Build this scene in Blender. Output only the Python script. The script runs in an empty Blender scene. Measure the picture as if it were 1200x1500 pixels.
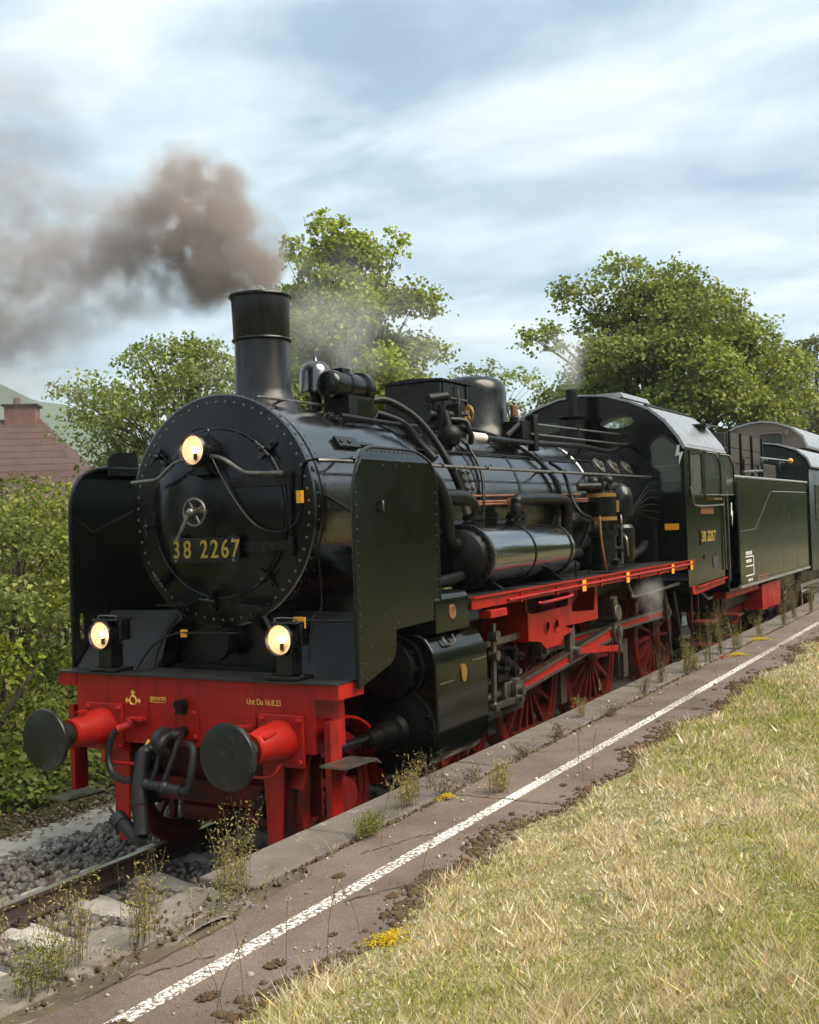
import bpy, bmesh, math, random
import numpy as np
from mathutils import Vector, Matrix
random.seed(7); rng = np.random.default_rng(11)
R = math.radians
PI = math.pi
scene = bpy.context.scene
col = scene.collection

# ---------------------------------------------------------------- camera
CAM = (5.62874706, -6.38483294, 2.57300358)
yaw, pitch, roll, FPX = R(29.62730186), R(0.68054679), R(-2.04266126), 1594.67
cy, sy, cp, sp = math.cos(yaw), math.sin(yaw), math.cos(pitch), math.sin(pitch)
fw = Vector((-sy*cp, cy*cp, sp)); rt = Vector((cy, sy, 0)); up = rt.cross(fw)
r2 = math.cos(roll)*rt + math.sin(roll)*up; u2 = -math.sin(roll)*rt + math.cos(roll)*up
cd = bpy.data.cameras.new('camera'); cam = bpy.data.objects.new('camera', cd); col.objects.link(cam)
cam.matrix_world = Matrix(((r2.x, u2.x, -fw.x, CAM[0]), (r2.y, u2.y, -fw.y, CAM[1]), (r2.z, u2.z, -fw.z, CAM[2]), (0, 0, 0, 1)))
cd.sensor_fit = 'HORIZONTAL'; cd.sensor_width = 36; cd.lens = FPX/1200*36; cd.clip_start = .05; cd.clip_end = 9000
scene.camera = cam

# ---------------------------------------------------------------- world, sun, exposure
SUN_EL, SUN_AZ = R(52), R(82)          # azimuth from +Y clockwise: high on the platform side, to the right of the camera
w = bpy.data.worlds.new('World'); scene.world = w; w.use_nodes = True
nt = w.node_tree; nt.nodes.clear()
def wn(t, **k):
    n = nt.nodes.new(t)
    for a, b in k.items(): setattr(n, a, b)
    return n
L = nt.links.new
sky = wn('ShaderNodeTexSky', sky_type='NISHITA', sun_disc=False, sun_elevation=SUN_EL, sun_rotation=SUN_AZ, air_density=1.0, dust_density=2.5, ozone_density=1.2)
skys = wn('ShaderNodeVectorMath', operation='SCALE'); skys.inputs['Scale'].default_value = .135; L(sky.outputs[0], skys.inputs[0])
tc = wn('ShaderNodeTexCoord'); sx = wn('ShaderNodeSeparateXYZ'); L(tc.outputs['Generated'], sx.inputs[0])
mx = wn('ShaderNodeMath', operation='MAXIMUM'); L(sx.outputs['Z'], mx.inputs[0]); mx.inputs[1].default_value = 0
ad = wn('ShaderNodeMath', operation='ADD'); L(mx.outputs[0], ad.inputs[0]); ad.inputs[1].default_value = .16
dv = wn('ShaderNodeVectorMath', operation='DIVIDE'); cb = wn('ShaderNodeCombineXYZ')
for k in range(3): L(ad.outputs[0], cb.inputs[k])
L(tc.outputs['Generated'], dv.inputs[0]); L(cb.outputs[0], dv.inputs[1])
mp = wn('ShaderNodeMapping'); mp.inputs['Rotation'].default_value = (0, 0, R(-25)); mp.inputs['Scale'].default_value = (1.0, 1.45, .0); mp.inputs['Location'].default_value = (3.1, .7, 0); L(dv.outputs[0], mp.inputs[0])
def noise(sc, det, rough, dist, src):
    n = wn('ShaderNodeTexNoise'); n.inputs['Scale'].default_value = sc; n.inputs['Detail'].default_value = det
    n.inputs['Roughness'].default_value = rough; n.inputs['Distortion'].default_value = dist; L(src, n.inputs['Vector']); return n
def ramp(src, pts):
    n = wn('ShaderNodeValToRGB'); e = n.color_ramp.elements
    while len(e) < len(pts): e.new(.5)
    for q, (p, c) in zip(e, pts): q.position = p; q.color = (*c, 1)
    L(src, n.inputs[0]); return n
n1 = noise(1.25, 9, .54, .4, mp.outputs[0])
n2 = noise(2.0, 9, .54, .3, mp.outputs[0])
cover = ramp(n1.outputs['Fac'], [(.36, (.48,)*3), (.54, (.95,)*3)])
shade = ramp(n2.outputs['Fac'], [(.37, (.33, .47, .58)), (.48, (.53, .65, .73)), (.62, (.76, .82, .85))])
mixc = wn('ShaderNodeMix', data_type='RGBA'); L(cover.outputs[0], mixc.inputs[0]); L(skys.outputs[0], mixc.inputs[6]); L(shade.outputs[0], mixc.inputs[7])
bg = wn('ShaderNodeBackground'); bg.inputs[1].default_value = .80; L(mixc.outputs[2], bg.inputs[0])
wo = wn('ShaderNodeOutputWorld'); L(bg.outputs[0], wo.inputs[0])
sl = bpy.data.lights.new('sun', 'SUN'); sl.energy = 3.8; sl.angle = R(48); sl.color = (1, .89, .72)
sun = bpy.data.objects.new('sun', sl); col.objects.link(sun); sun.location = (20, -20, 40)
sd = Vector((math.sin(SUN_AZ)*math.cos(SUN_EL), math.cos(SUN_AZ)*math.cos(SUN_EL), math.sin(SUN_EL)))
sun.rotation_euler = (-sd).to_track_quat('-Z', 'Y').to_euler()
vs = scene.view_settings; vs.view_transform = 'Standard'; vs.look = 'None'; vs.exposure = 0.76; vs.gamma = 1; vs.use_curve_mapping = False
scene.cycles.max_bounces = 8; scene.cycles.transparent_max_bounces = 24; scene.cycles.volume_bounces = 2
scene.cycles.use_denoising = True

# ---------------------------------------------------------------- materials
MAT = {}
def material(name, base, rough=.5, ior=1.5, metal=0, var=0, vscale=8, bump=0, bscale=40, dirt=None, dscale=3, dth=(.5, .7), spec=.5, coat=0, attr=None, vec='Object', stretch=None, rvar=0, trans=0):
    m = bpy.data.materials.new(name); m.use_nodes = True; t = m.node_tree; ns = t.nodes; lk = t.links.new
    b = ns['Principled BSDF']; b.inputs['Roughness'].default_value = rough; b.inputs['Metallic'].default_value = metal
    b.inputs['Specular IOR Level'].default_value = spec; b.inputs['IOR'].default_value = ior; b.inputs['Coat Weight'].default_value = coat; b.inputs['Coat Roughness'].default_value = .12
    c = ns.new('ShaderNodeTexCoord'); src = c.outputs[vec]
    if stretch:
        q = ns.new('ShaderNodeMapping'); q.inputs['Scale'].default_value = stretch; lk(src, q.inputs[0]); src = q.outputs[0]
    def nz(s, d=5, r=.6):
        n = ns.new('ShaderNodeTexNoise'); n.inputs['Scale'].default_value = s; n.inputs['Detail'].default_value = d; n.inputs['Roughness'].default_value = r
        lk(src, n.inputs['Vector']); return n.outputs['Fac']
    if attr:
        a = ns.new('ShaderNodeAttribute'); a.attribute_name = attr; colr = a.outputs['Color']
    else:
        a = ns.new('ShaderNodeRGB'); a.outputs[0].default_value = (*base, 1); colr = a.outputs[0]
    if var:
        f = nz(vscale); mr = ns.new('ShaderNodeMapRange'); lk(f, mr.inputs[0]); mr.inputs[1].default_value = .25; mr.inputs[2].default_value = .75
        mr.inputs[3].default_value = 1-var; mr.inputs[4].default_value = 1+var
        x = ns.new('ShaderNodeVectorMath'); x.operation = 'SCALE'; lk(colr, x.inputs[0]); lk(mr.outputs[0], x.inputs['Scale']); colr = x.outputs[0]
    if dirt:
        f = nz(dscale, 8, .7); mr = ns.new('ShaderNodeMapRange'); lk(f, mr.inputs[0]); mr.inputs[1].default_value = dth[0]; mr.inputs[2].default_value = dth[1]
        x = ns.new('ShaderNodeMix'); x.data_type = 'RGBA'; lk(mr.outputs[0], x.inputs[0]); lk(colr, x.inputs[6]); x.inputs[7].default_value = (*dirt, 1); colr = x.outputs[2]
    lk(colr, b.inputs['Base Color'])
    if rvar:
        f = nz(vscale*.7, 6); mr = ns.new('ShaderNodeMapRange'); lk(f, mr.inputs[0]); mr.inputs[1].default_value = .3; mr.inputs[2].default_value = .7
        mr.inputs[3].default_value = max(.03, rough-rvar); mr.inputs[4].default_value = rough+rvar; lk(mr.outputs[0], b.inputs['Roughness'])
    if bump:
        f = nz(bscale, 6); x = ns.new('ShaderNodeBump'); x.inputs['Strength'].default_value = 1; x.inputs['Distance'].default_value = bump; lk(f, x.inputs['Height']); lk(x.outputs[0], b.inputs['Normal'])
    if trans:
        tr = ns.new('ShaderNodeBsdfTranslucent'); lk(colr, tr.inputs[0]); ms = ns.new('ShaderNodeMixShader'); ms.inputs[0].default_value = trans
        lk(b.outputs[0], ms.inputs[1]); lk(tr.outputs[0], ms.inputs[2]); lk(ms.outputs[0], ns['Material Output'].inputs[0])
    MAT[name] = m; return m
material('smokebox_black', (.004, .004, .0045), .22, spec=.3, var=.4, vscale=6, rvar=.1, bump=.001, bscale=12, dirt=(.012, .011, .0105), dscale=3, dth=(.5, .8))
material('boiler_black', (.004, .004, .0045), .17, 2.2, var=.4, vscale=5, bump=.003, bscale=3.5, rvar=.1, dirt=(.018, .017, .016), dscale=2.2, dth=(.5, .8))
material('black_paint', (.0035, .0036, .004), .26, var=.4, vscale=9, rvar=.1, bump=.0006, bscale=25, dirt=(.016, .015, .014), dscale=5, dth=(.55, .8))
material('chimney_black', (.006, .006, .0065), .34, spec=.5, var=.4, vscale=5, rvar=.12, bump=.002, bscale=9, dirt=(.02, .018, .017), dscale=4, dth=(.5, .75), stretch=(2, 2, .5))
material('black_dull', (.0035, .0035, .0035), .42, spec=.3, var=.4, vscale=9, rvar=.1, bump=.001, bscale=60, dirt=(.013, .011, .010), dscale=6, dth=(.5, .8))
material('shaded_black', (.0022, .0022, .0022), .5, spec=.15, var=.4, vscale=8)  # cylinder front covers: shade under the deflector put into a deeper black
material('deck_black', (.014, .0145, .0155), .5, var=.4, vscale=6, rvar=.12, bump=.001, bscale=50, dirt=(.035, .033, .031), dscale=4, dth=(.5, .75))
material('green_black', (.0035, .0052, .0038), .15, 1.5, var=.25, vscale=6, rvar=.06, bump=.0008, bscale=4)
material('drum_black', (.010, .011, .012), .09, 3.8, var=.2, vscale=6, rvar=.05, bump=.002, bscale=7)
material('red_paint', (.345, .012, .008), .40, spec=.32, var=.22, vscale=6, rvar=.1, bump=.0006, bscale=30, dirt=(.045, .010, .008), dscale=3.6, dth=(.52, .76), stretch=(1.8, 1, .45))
material('shaded_dirty_red', (.10, .006, .005), .5, spec=.25, var=.4, vscale=6, dirt=(.012, .008, .007), dscale=4, dth=(.42, .62))  # red under the buffer beam: shade painted into the colour, over oily dirt
material('wheel_red', (.145, .008, .0065), .45, var=.3, vscale=8, rvar=.1, dirt=(.02, .008, .007), dscale=5, dth=(.42, .62))  # wheels and underframe: red darkened to carry their deep shade, with dirt mottling
material('steel', (.20, .19, .17), .38, metal=.85, var=.3, vscale=14, rvar=.12, dirt=(.06, .05, .04), dscale=9, dth=(.5, .7))
material('rail_top', (.72, .70, .67), .34, metal=.9, var=.2, vscale=10, stretch=(1, .1, 1))
material('rail_rust', (.05, .034, .026), .8, var=.4, vscale=20, bump=.001, bscale=60)
material('bolt', (.16, .15, .145), .45, metal=.35)
material('rivet_black', (.04, .04, .04), .35)
material('brass', (.5, .30, .09), .35, metal=.8, var=.25, vscale=30)
material('copper', (.35, .16, .085), .42, metal=.7, var=.4, vscale=12)
material('rubber', (.012, .012, .013), .48, var=.3, vscale=30, bump=.001, bscale=80)
material('buffer_face', (.010, .0125, .0115), .33, var=.5, vscale=9, rvar=.1, bump=.0015, bscale=14, dirt=(.06, .06, .055), dscale=7, dth=(.55, .72))
material('white_paint', (.75, .75, .72), .5)
material('yellow_tag', (.80, .36, .02), .5, var=.1)
material('gold_letters', (.40, .29, .06), .42, metal=.3, var=.2, vscale=40)
material('yellow_letters', (.85, .55, .09), .5)
material('lamp_reflector', (.80, .68, .56), .55)
material('pipe_wrap', (.62, .60, .54), .8, var=.15)
material('roof_metal', (.36, .37, .38), .34, metal=.55, var=.2, vscale=5, rvar=.1, bump=.001, bscale=20)
material('van_green', (.008, .014, .011), .3, var=.2, vscale=4, rvar=.06)
material('cupola_brown', (.16, .12, .095), .6, var=.15, vscale=5)
material('coal_black', (.006, .006, .007), .4, bump=.03, bscale=16)
material('board_grey', (.05, .045, .038), .7, var=.3, vscale=5, stretch=(1, 1, 5))
def glass_mat():
    m = bpy.data.materials.new('window_glass'); m.use_nodes = True; b = m.node_tree.nodes['Principled BSDF']
    b.inputs['Base Color'].default_value = (.62, .68, .62, 1); b.inputs['Roughness'].default_value = .06; b.inputs['Transmission Weight'].default_value = .92; b.inputs['IOR'].default_value = 1.3
    MAT['window_glass'] = m
glass_mat()
def emit(name, c, s):
    m = bpy.data.materials.new(name); m.use_nodes = True; b = m.node_tree.nodes['Principled BSDF']; b.inputs['Base Color'].default_value = (*c, 1)
    b.inputs['Emission Color'].default_value = (*c, 1); b.inputs['Emission Strength'].default_value = s; MAT[name] = m
m = bpy.data.materials.new('lens_glass'); m.use_nodes = True; t_ = m.node_tree; n_a = t_.nodes.new('ShaderNodeBsdfTransparent'); n_b = t_.nodes.new('ShaderNodeBsdfGlossy'); n_b.inputs['Roughness'].default_value = .05; n_c = t_.nodes.new('ShaderNodeMixShader'); n_d = t_.nodes.new('ShaderNodeFresnel')
t_.links.new(n_d.outputs[0], n_c.inputs[0]); t_.links.new(n_a.outputs[0], n_c.inputs[1]); t_.links.new(n_b.outputs[0], n_c.inputs[2]); t_.links.new(n_c.outputs[0], t_.nodes['Material Output'].inputs[0]); MAT['lens_glass'] = m
emit('lit_bulb', (1, .70, .36), 9)

# ---------------------------------------------------------------- mesh helpers
def basis(d):
    d = Vector(d).normalized(); a = Vector((0, 0, 1)) if abs(d.z) < .9 else Vector((1, 0, 0))
    u = d.cross(a).normalized(); return u, d.cross(u).normalized(), d
def link(name, me, mat, parent=None, smooth=35, bevel=0):
    o = bpy.data.objects.new(name, me); col.objects.link(o)
    if mat is not None and not me.materials: me.materials.append(MAT[mat] if isinstance(mat, str) else mat)
    if smooth and len(me.polygons):
        me.shade_smooth(); me.set_sharp_from_angle(angle=R(smooth))
    if bevel:
        b = o.modifiers.new('bevel', 'BEVEL'); b.width = bevel; b.segments = 2; b.limit_method = 'ANGLE'; b.angle_limit = R(40)
    if parent is not None: attach(o, parent)
    return o
ORIGIN = {}
def attach(o, parent):
    o.parent = parent; q = ORIGIN.get(parent.name, (0, 0, 0)); o.matrix_parent_inverse = Matrix.Translation(q).inverted()
class MB:
    def __init__(s): s.v = []; s.f = []
    def add(s, vs, fs):
        n = len(s.v); s.v.extend([tuple(q) for q in vs]); s.f.extend([tuple(i+n for i in q) for q in fs]); return s
    def box(s, x0, x1, y0, y1, z0, z1):
        return s.add([(x0, y0, z0), (x1, y0, z0), (x1, y1, z0), (x0, y1, z0), (x0, y0, z1), (x1, y0, z1), (x1, y1, z1), (x0, y1, z1)],
                     [(0, 3, 2, 1), (4, 5, 6, 7), (0, 1, 5, 4), (1, 2, 6, 5), (2, 3, 7, 6), (3, 0, 4, 7)])
    def beam(s, p0, p1, w, h, upv=(0, 0, 1)):
        p0, p1 = Vector(p0), Vector(p1); d = (p1-p0).normalized(); a = d.cross(Vector(upv)).normalized(); b = a.cross(d)
        q = [p+a*(i*w/2)+b*(j*h/2) for p in (p0, p1) for i, j in ((-1, -1), (1, -1), (1, 1), (-1, 1))]
        return s.add(q, [(0, 1, 2, 3)[::-1], (4, 5, 6, 7), (0, 1, 5, 4), (1, 2, 6, 5), (2, 3, 7, 6), (3, 0, 4, 7)])
    def lathe(s, prof, o, d, n=32, a0=0, a1=2*PI, cap0=True, cap1=True):
        u, v, d = basis(d); o = Vector(o); full = abs(a1-a0-2*PI) < 1e-6; m = n if full else n+1; vs = []; fs = []
        for t, r in prof:
            for k in range(m):
                a = a0+(a1-a0)*k/n; vs.append(o+d*t+(u*math.cos(a)+v*math.sin(a))*r)
        for i in range(len(prof)-1):
            for k in range(n):
                k2 = (k+1) % m; fs.append((i*m+k, i*m+k2, (i+1)*m+k2, (i+1)*m+k))
        if full:
            if cap0 and prof[0][1] > 1e-5: fs.append(tuple(range(m))[::-1])
            if cap1 and prof[-1][1] > 1e-5: fs.append(tuple((len(prof)-1)*m+k for k in range(m)))
        return s.add(vs, fs)
    def cyl(s, p0, p1, r, r1=None, n=20):
        p0, p1 = Vector(p0), Vector(p1); return s.lathe([(0, r), ((p1-p0).length, r if r1 is None else r1)], p0, p1-p0, n)
    def ring(s, o, d, r, t, n=36, m=8):
        u, v, d = basis(d); o = Vector(o); vs = []; fs = []
        for k in range(n):
            a = 2*PI*k/n; e = u*math.cos(a)+v*math.sin(a)
            for j in range(m):
                b = 2*PI*j/m; vs.append(o+e*(r+t*math.cos(b))+d*(t*math.sin(b)))
        for k in range(n):
            for j in range(m): fs.append((k*m+j, ((k+1) % n)*m+j, ((k+1) % n)*m+(j+1) % m, k*m+(j+1) % m))
        return s.add(vs, fs)
    def tube(s, pts, r, n=8, sub=6, rr=None):
        P = [Vector(p) for p in pts]
        if sub > 1 and len(P) > 2:
            Q = []
            for i in range(len(P)-1):
                a, b, c, d = P[max(i-1, 0)], P[i], P[i+1], P[min(i+2, len(P)-1)]
                for k in range(sub):
                    t = k/sub; Q.append(.5*((2*b)+(c-a)*t+(2*a-5*b+4*c-d)*t*t+(3*b-a-3*c+d)*t**3))
            P = Q+[P[-1]]
        vs = []; fs = []; u = None
        for i, p in enumerate(P):
            d = (P[min(i+1, len(P)-1)]-P[max(i-1, 0)]).normalized()
            if u is None: u = basis(d)[0]
            u = (u-d*u.dot(d)).normalized(); v = d.cross(u); q = r if rr is None else rr(i/(len(P)-1))
            for k in range(n): a = 2*PI*k/n; vs.append(p+(u*math.cos(a)+v*math.sin(a))*q)
        for i in range(len(P)-1):
            for k in range(n): fs.append((i*n+k, i*n+(k+1) % n, (i+1)*n+(k+1) % n, (i+1)*n+k))
        fs.append(tuple(range(n))[::-1]); fs.append(tuple((len(P)-1)*n+k for k in range(n)))
        return s.add(vs, fs)
    def sph(s, c, r, n=14, m=8, sc=(1, 1, 1)):
        c = Vector(c); vs = [c+Vector((0, 0, -r*sc[2]))]; fs = []
        for i in range(1, m):
            b = -PI/2+PI*i/m
            for k in range(n): a = 2*PI*k/n; vs.append(c+Vector((math.cos(a)*math.cos(b)*r*sc[0], math.sin(a)*math.cos(b)*r*sc[1], math.sin(b)*r*sc[2])))
        vs.append(c+Vector((0, 0, r*sc[2]))); T = len(vs)-1
        for k in range(n):
            fs.append((0, 1+(k+1) % n, 1+k)); fs.append((T, T-n+k, T-n+(k+1) % n))
            for i in range(m-2): fs.append((1+i*n+k, 1+i*n+(k+1) % n, 1+(i+1)*n+(k+1) % n, 1+(i+1)*n+k))
        return s.add(vs, fs)
    def prism(s, poly, ax, a, b):
        def p(u, v, t): return {'x': (t, u, v), 'y': (u, t, v), 'z': (u, v, t)}[ax]
        n = len(poly); vs = [p(u, v, a) for u, v in poly]+[p(u, v, b) for u, v in poly]
        return s.add(vs, [tuple(range(n))[::-1], tuple(range(n, 2*n))]+[(i, (i+1) % n, (i+1) % n+n, i+n) for i in range(n)])
    def bolt(s, p, nrm, r, h=None, n=7):
        h = h or r*.7; u, v, d = basis(nrm); p = Vector(p); vs = []
        for t, q in ((-.002, r), (h*.6, r*.8)):
            for k in range(n): a = 2*PI*k/n; vs.append(p+d*t+(u*math.cos(a)+v*math.sin(a))*q)
        vs.append(p+d*h)
        return s.add(vs, [(k, (k+1) % n, n+(k+1) % n, n+k) for k in range(n)]+[(n+k, n+(k+1) % n, 2*n) for k in range(n)])
    def mesh(s, name):
        me = bpy.data.meshes.new(name); me.from_pydata(s.v, [], s.f); me.validate(); 
        bm = bmesh.new(); bm.from_mesh(me); bmesh.ops.recalc_face_normals(bm, faces=bm.faces); bm.to_mesh(me); bm.free(); me.update(); return me
    def build(s, name, mat, parent=None, smooth=35, bevel=0): return link(name, s.mesh(name), mat, parent, smooth, bevel)
def plate(name, outline, holes, ax, pos, th, mat, parent=None, bevel=0):
    """flat plate with cut-outs: outline and holes in (y,z) for ax x, (x,z) for ax y, (x,y) for ax z; centred on pos"""
    cu = bpy.data.curves.new('c', 'CURVE'); cu.dimensions = '2D'; cu.fill_mode = 'BOTH'; cu.extrude = th/2
    for pts in [outline]+list(holes):
        sp_ = cu.splines.new('POLY'); sp_.points.add(len(pts)-1); sp_.use_cyclic_u = True
        for q, (a, b) in zip(sp_.points, pts): q.co = (a, b, 0, 1)
    t = bpy.data.objects.new('tmp', cu); col.objects.link(t); dg = bpy.context.evaluated_depsgraph_get()
    me = bpy.data.meshes.new_from_object(t.evaluated_get(dg)); bpy.data.objects.remove(t); bpy.data.curves.remove(cu); me.name = name
    for q in me.vertices:
        a, b, c = q.co; q.co = {'x': (pos+c, a, b), 'y': (a, pos-c, b), 'z': (a, b, pos+c)}[ax]
    bm = bmesh.new(); bm.from_mesh(me); bmesh.ops.remove_doubles(bm, verts=bm.verts, dist=1e-5); bmesh.ops.recalc_face_normals(bm, faces=bm.faces); bm.to_mesh(me); bm.free()
    me.materials.clear(); return link(name, me, mat, parent, 35, bevel)
def text(name, body, size, mat, parent, loc, side='front', ext=.003, sx=1, bold=0):
    cu = bpy.data.curves.new('t', 'FONT'); cu.body = body; cu.size = size; cu.extrude = ext; cu.align_x = 'CENTER'; cu.align_y = 'CENTER'; cu.offset = bold
    t = bpy.data.objects.new('tmp', cu); col.objects.link(t); dg = bpy.context.evaluated_depsgraph_get()
    me = bpy.data.meshes.new_from_object(t.evaluated_get(dg)); bpy.data.objects.remove(t); bpy.data.curves.remove(cu); me.name = name
    M = Matrix.Rotation(PI/2, 4, 'X') if side == 'front' else Matrix.Rotation(PI/2, 4, 'Z') @ Matrix.Rotation(PI/2, 4, 'X')
    me.transform(Matrix.Translation(loc) @ M @ Matrix.Diagonal((sx, 1, 1, 1))); me.materials.clear()
    return link(name, me, mat, parent, 0)
def rounded(pts, rad, n=5):
    """round the corners of a polygon; rad is one value or one per corner"""
    out = []; N = len(pts)
    for i in range(N):
        r = rad[i] if isinstance(rad, (list, tuple)) else rad; p = Vector(pts[i]).to_2d(); a = Vector(pts[i-1]).to_2d(); b = Vector(pts[(i+1) % N]).to_2d()
        if r <= 0: out.append(tuple(p)); continue
        da, db = (a-p), (b-p); r = min(r, da.length*.49, db.length*.49); s, e = p+da.normalized()*r, p+db.normalized()*r
        for k in range(n+1): t = k/n; out.append(tuple(s*(1-t)**2+p*2*t*(1-t)+e*t*t))
    return out
def circ(cx, cz, r, n=24, rz=None): return [(cx+r*math.cos(2*PI*k/n), cz+(rz or r)*math.sin(2*PI*k/n)) for k in range(n)]
def thing(name, label, cat, loc=(0, 0, 0), group=None):
    o = bpy.data.objects.new(name, None); col.objects.link(o); o.location = loc; o.empty_display_size = .3; ORIGIN[o.name] = tuple(loc); return tag(o, label, cat, group)
def tag(o, label, cat, group=None):
    o['label'] = label; o['category'] = cat
    if group: o['group'] = group
    return o
def kind(o, k): o['kind'] = k; return o
# ================================================================ setting
material('soil', (.085, .065, .042), .95, var=.4, vscale=3, bump=.01, bscale=30, dirt=(.12, .11, .05), dscale=2, dth=(.45, .65))
material('thatch', (.28, .235, .125), .95, var=.35, vscale=4, bump=.012, bscale=60, dirt=(.13, .135, .05), dscale=2.5, dth=(.42, .62))
material('far_ground', (.07, .085, .03), .95, var=.4, vscale=.2, dirt=(.11, .10, .05), dscale=.05, dth=(.45, .6))
material('ballast_bed', (.10, .088, .078), .9, var=.5, vscale=18, bump=.03, bscale=22)
material('ballast_stone', (.15, .13, .12), .85, attr='Col', var=.25, vscale=30)
material('concrete_pale', (.44, .41, .36), .88, var=.22, vscale=7, bump=.004, bscale=45, dirt=(.22, .19, .15), dscale=5, dth=(.5, .7))
material('concrete_edge', (.135, .115, .10), .92, var=.35, vscale=2.6, bump=.006, bscale=70, dirt=(.30, .265, .22), dscale=7, dth=(.60, .72))
material('worn_slab', (.23, .205, .17), .95, var=.4, vscale=5, bump=.012, bscale=28, dirt=(.10, .085, .06), dscale=5, dth=(.46, .66))
material('rubble', (.20, .18, .152), .9, var=.35, vscale=10, bump=.01, bscale=30, dirt=(.11, .09, .065), dscale=6, dth=(.45, .65))
def asphalt(name, paint=False):
    m = material(name, (.135, .100, .080), .9, var=.42, vscale=1.6, bump=.006, bscale=110, dirt=(.19, .15, .125), dscale=1.3, dth=(.45, .75))
    t = m.node_tree; ns = t.nodes; lk = t.links.new; b = ns['Principled BSDF']; c = ns.new('ShaderNodeTexCoord')
    base = b.inputs['Base Color'].links[0].from_socket
    v = ns.new('ShaderNodeTexNoise'); v.inputs['Scale'].default_value = 130; v.inputs['Detail'].default_value = 3; lk(c.outputs['Object'], v.inputs[0])
    mr = ns.new('ShaderNodeMapRange'); lk(v.outputs['Fac'], mr.inputs[0]); mr.inputs[1].default_value = .35; mr.inputs[2].default_value = .7; mr.inputs[3].default_value = .72; mr.inputs[4].default_value = 1.35
    x = ns.new('ShaderNodeVectorMath'); x.operation = 'SCALE'; lk(base, x.inputs[0]); lk(mr.outputs[0], x.inputs['Scale']); out = x.outputs[0]
    if paint:
        n = ns.new('ShaderNodeTexNoise'); n.inputs['Scale'].default_value = 42; n.inputs['Detail'].default_value = 5; n.inputs['Roughness'].default_value = .75; lk(c.outputs['Object'], n.inputs[0])
        n3 = ns.new('ShaderNodeTexNoise'); n3.inputs['Scale'].default_value = .9; lk(c.outputs['Object'], n3.inputs[0])
        a = ns.new('ShaderNodeMath'); a.operation = 'MULTIPLY_ADD'; lk(n3.outputs['Fac'], a.inputs[0]); a.inputs[1].default_value = .25; lk(n.outputs['Fac'], a.inputs[2])
        q = ns.new('ShaderNodeMapRange'); lk(a.outputs[0], q.inputs[0]); q.inputs[1].default_value = .605; q.inputs[2].default_value = .655
        y = ns.new('ShaderNodeMix'); y.data_type = 'RGBA'; lk(q.outputs[0], y.inputs[0]); lk(out, y.inputs[6]); y.inputs[7].default_value = (.74, .73, .70, 1); out = y.outputs[2]
    lk(out, b.inputs['Base Color'])
asphalt('asphalt'); asphalt('worn_line_paint', True)
PZ = .74
# ground: one sheet to the horizon, dropping a little beside the track on the far side
GX = [-4000, -1500, -500, -120, -40, -20, -12, -9, -7, -5.6, -4.6, -3.9, -3.3, -2.95, -2.7, -1.9, 1.7, 1.76, 9, 30, 120, 600, 4000]
GZ = [-.6, -.6, -.6, -.6, -.5, -.2, .3, .55, .75, .70, .50, .22, .0, -.17, -.30, -.42, -.45, .55, .62, .6, .4, .0, -.5]
ys = [-3000, -600, -150, -40]+[-20+2*k for k in range(36)]+[70, 120, 300, 900, 2500, 5000]
b = MB(); G = []
for yv in ys:
    for xv, zv in zip(GX, GZ):
        n_ = .12*math.sin(yv*.9+xv*2.1)+.08*math.sin(yv*2.3+xv) if -13 < xv < -3.0 else 0
        G.append((xv, yv, zv+n_))
m_ = len(GX); b.add(G, [(j*m_+i, j*m_+i+1, (j+1)*m_+i+1, (j+1)*m_+i) for j in range(len(ys)-1) for i in range(m_-1)])
kind(b.build('ground', 'far_ground', None, 30), 'structure')
def ground_z(x): return float(np.interp(x, GX, GZ))
# ballast bed
b = MB().prism([(-2.55, -.36), (-2.15, -.27), (-1.5, -.215), (1.66, -.215), (1.70, -.30)], 'y', -14, 60); kind(b.build('ballast_bed', 'ballast_bed', None, 0), 'structure')
# cable trough of concrete slabs beside the ballast
tr = kind(MB().box(-2.80, -2.10, -14, 40, -.40, -.235).build('trackside_path', 'concrete_pale', None), 'structure')
for k in range(24):
    MB().box(-2.78+rng.uniform(-.01, .01), -2.06+rng.uniform(-.01, .01), -6.99+k*1.0, -6.0+k*1.0, -.234, -.205+rng.uniform(-.006, .004)).build('path_slab', 'concrete_pale', tr, 35, .012)
# track
trk = thing('railway_track', '', '', (0, 0, 0)); del trk['label']; del trk['category']; kind(trk, 'structure')
rp = [(-.062, -.155), (.062, -.155), (.062, -.148), (.012, -.128), (.009, -.05), (.030, -.035), (.034, -.008), (.026, -.0015), (-.026, -.0015), (-.034, -.008), (-.030, -.035), (-.009, -.05), (-.012, -.128), (-.062, -.148)]
for s in (-1, 1):
    ra = MB().prism([(s*.7525+x, z) for x, z in rp], 'y', -14, 60).build('rail', 'rail_rust', trk, 30)
    MB().box(s*.7525-.027, s*.7525+.027, -14, 60, -.004, .0).build('running_surface', 'rail_top', ra)
sp0 = rounded([(-1.30, -.36), (-1.30, -.175), (-.95, -.152), (-.55, -.152), (-.30, -.20), (.30, -.20), (.55, -.152), (.95, -.152), (1.30, -.175), (1.30, -.36)], .02, 2)
b = MB(); n_ = len(sp0)
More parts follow.
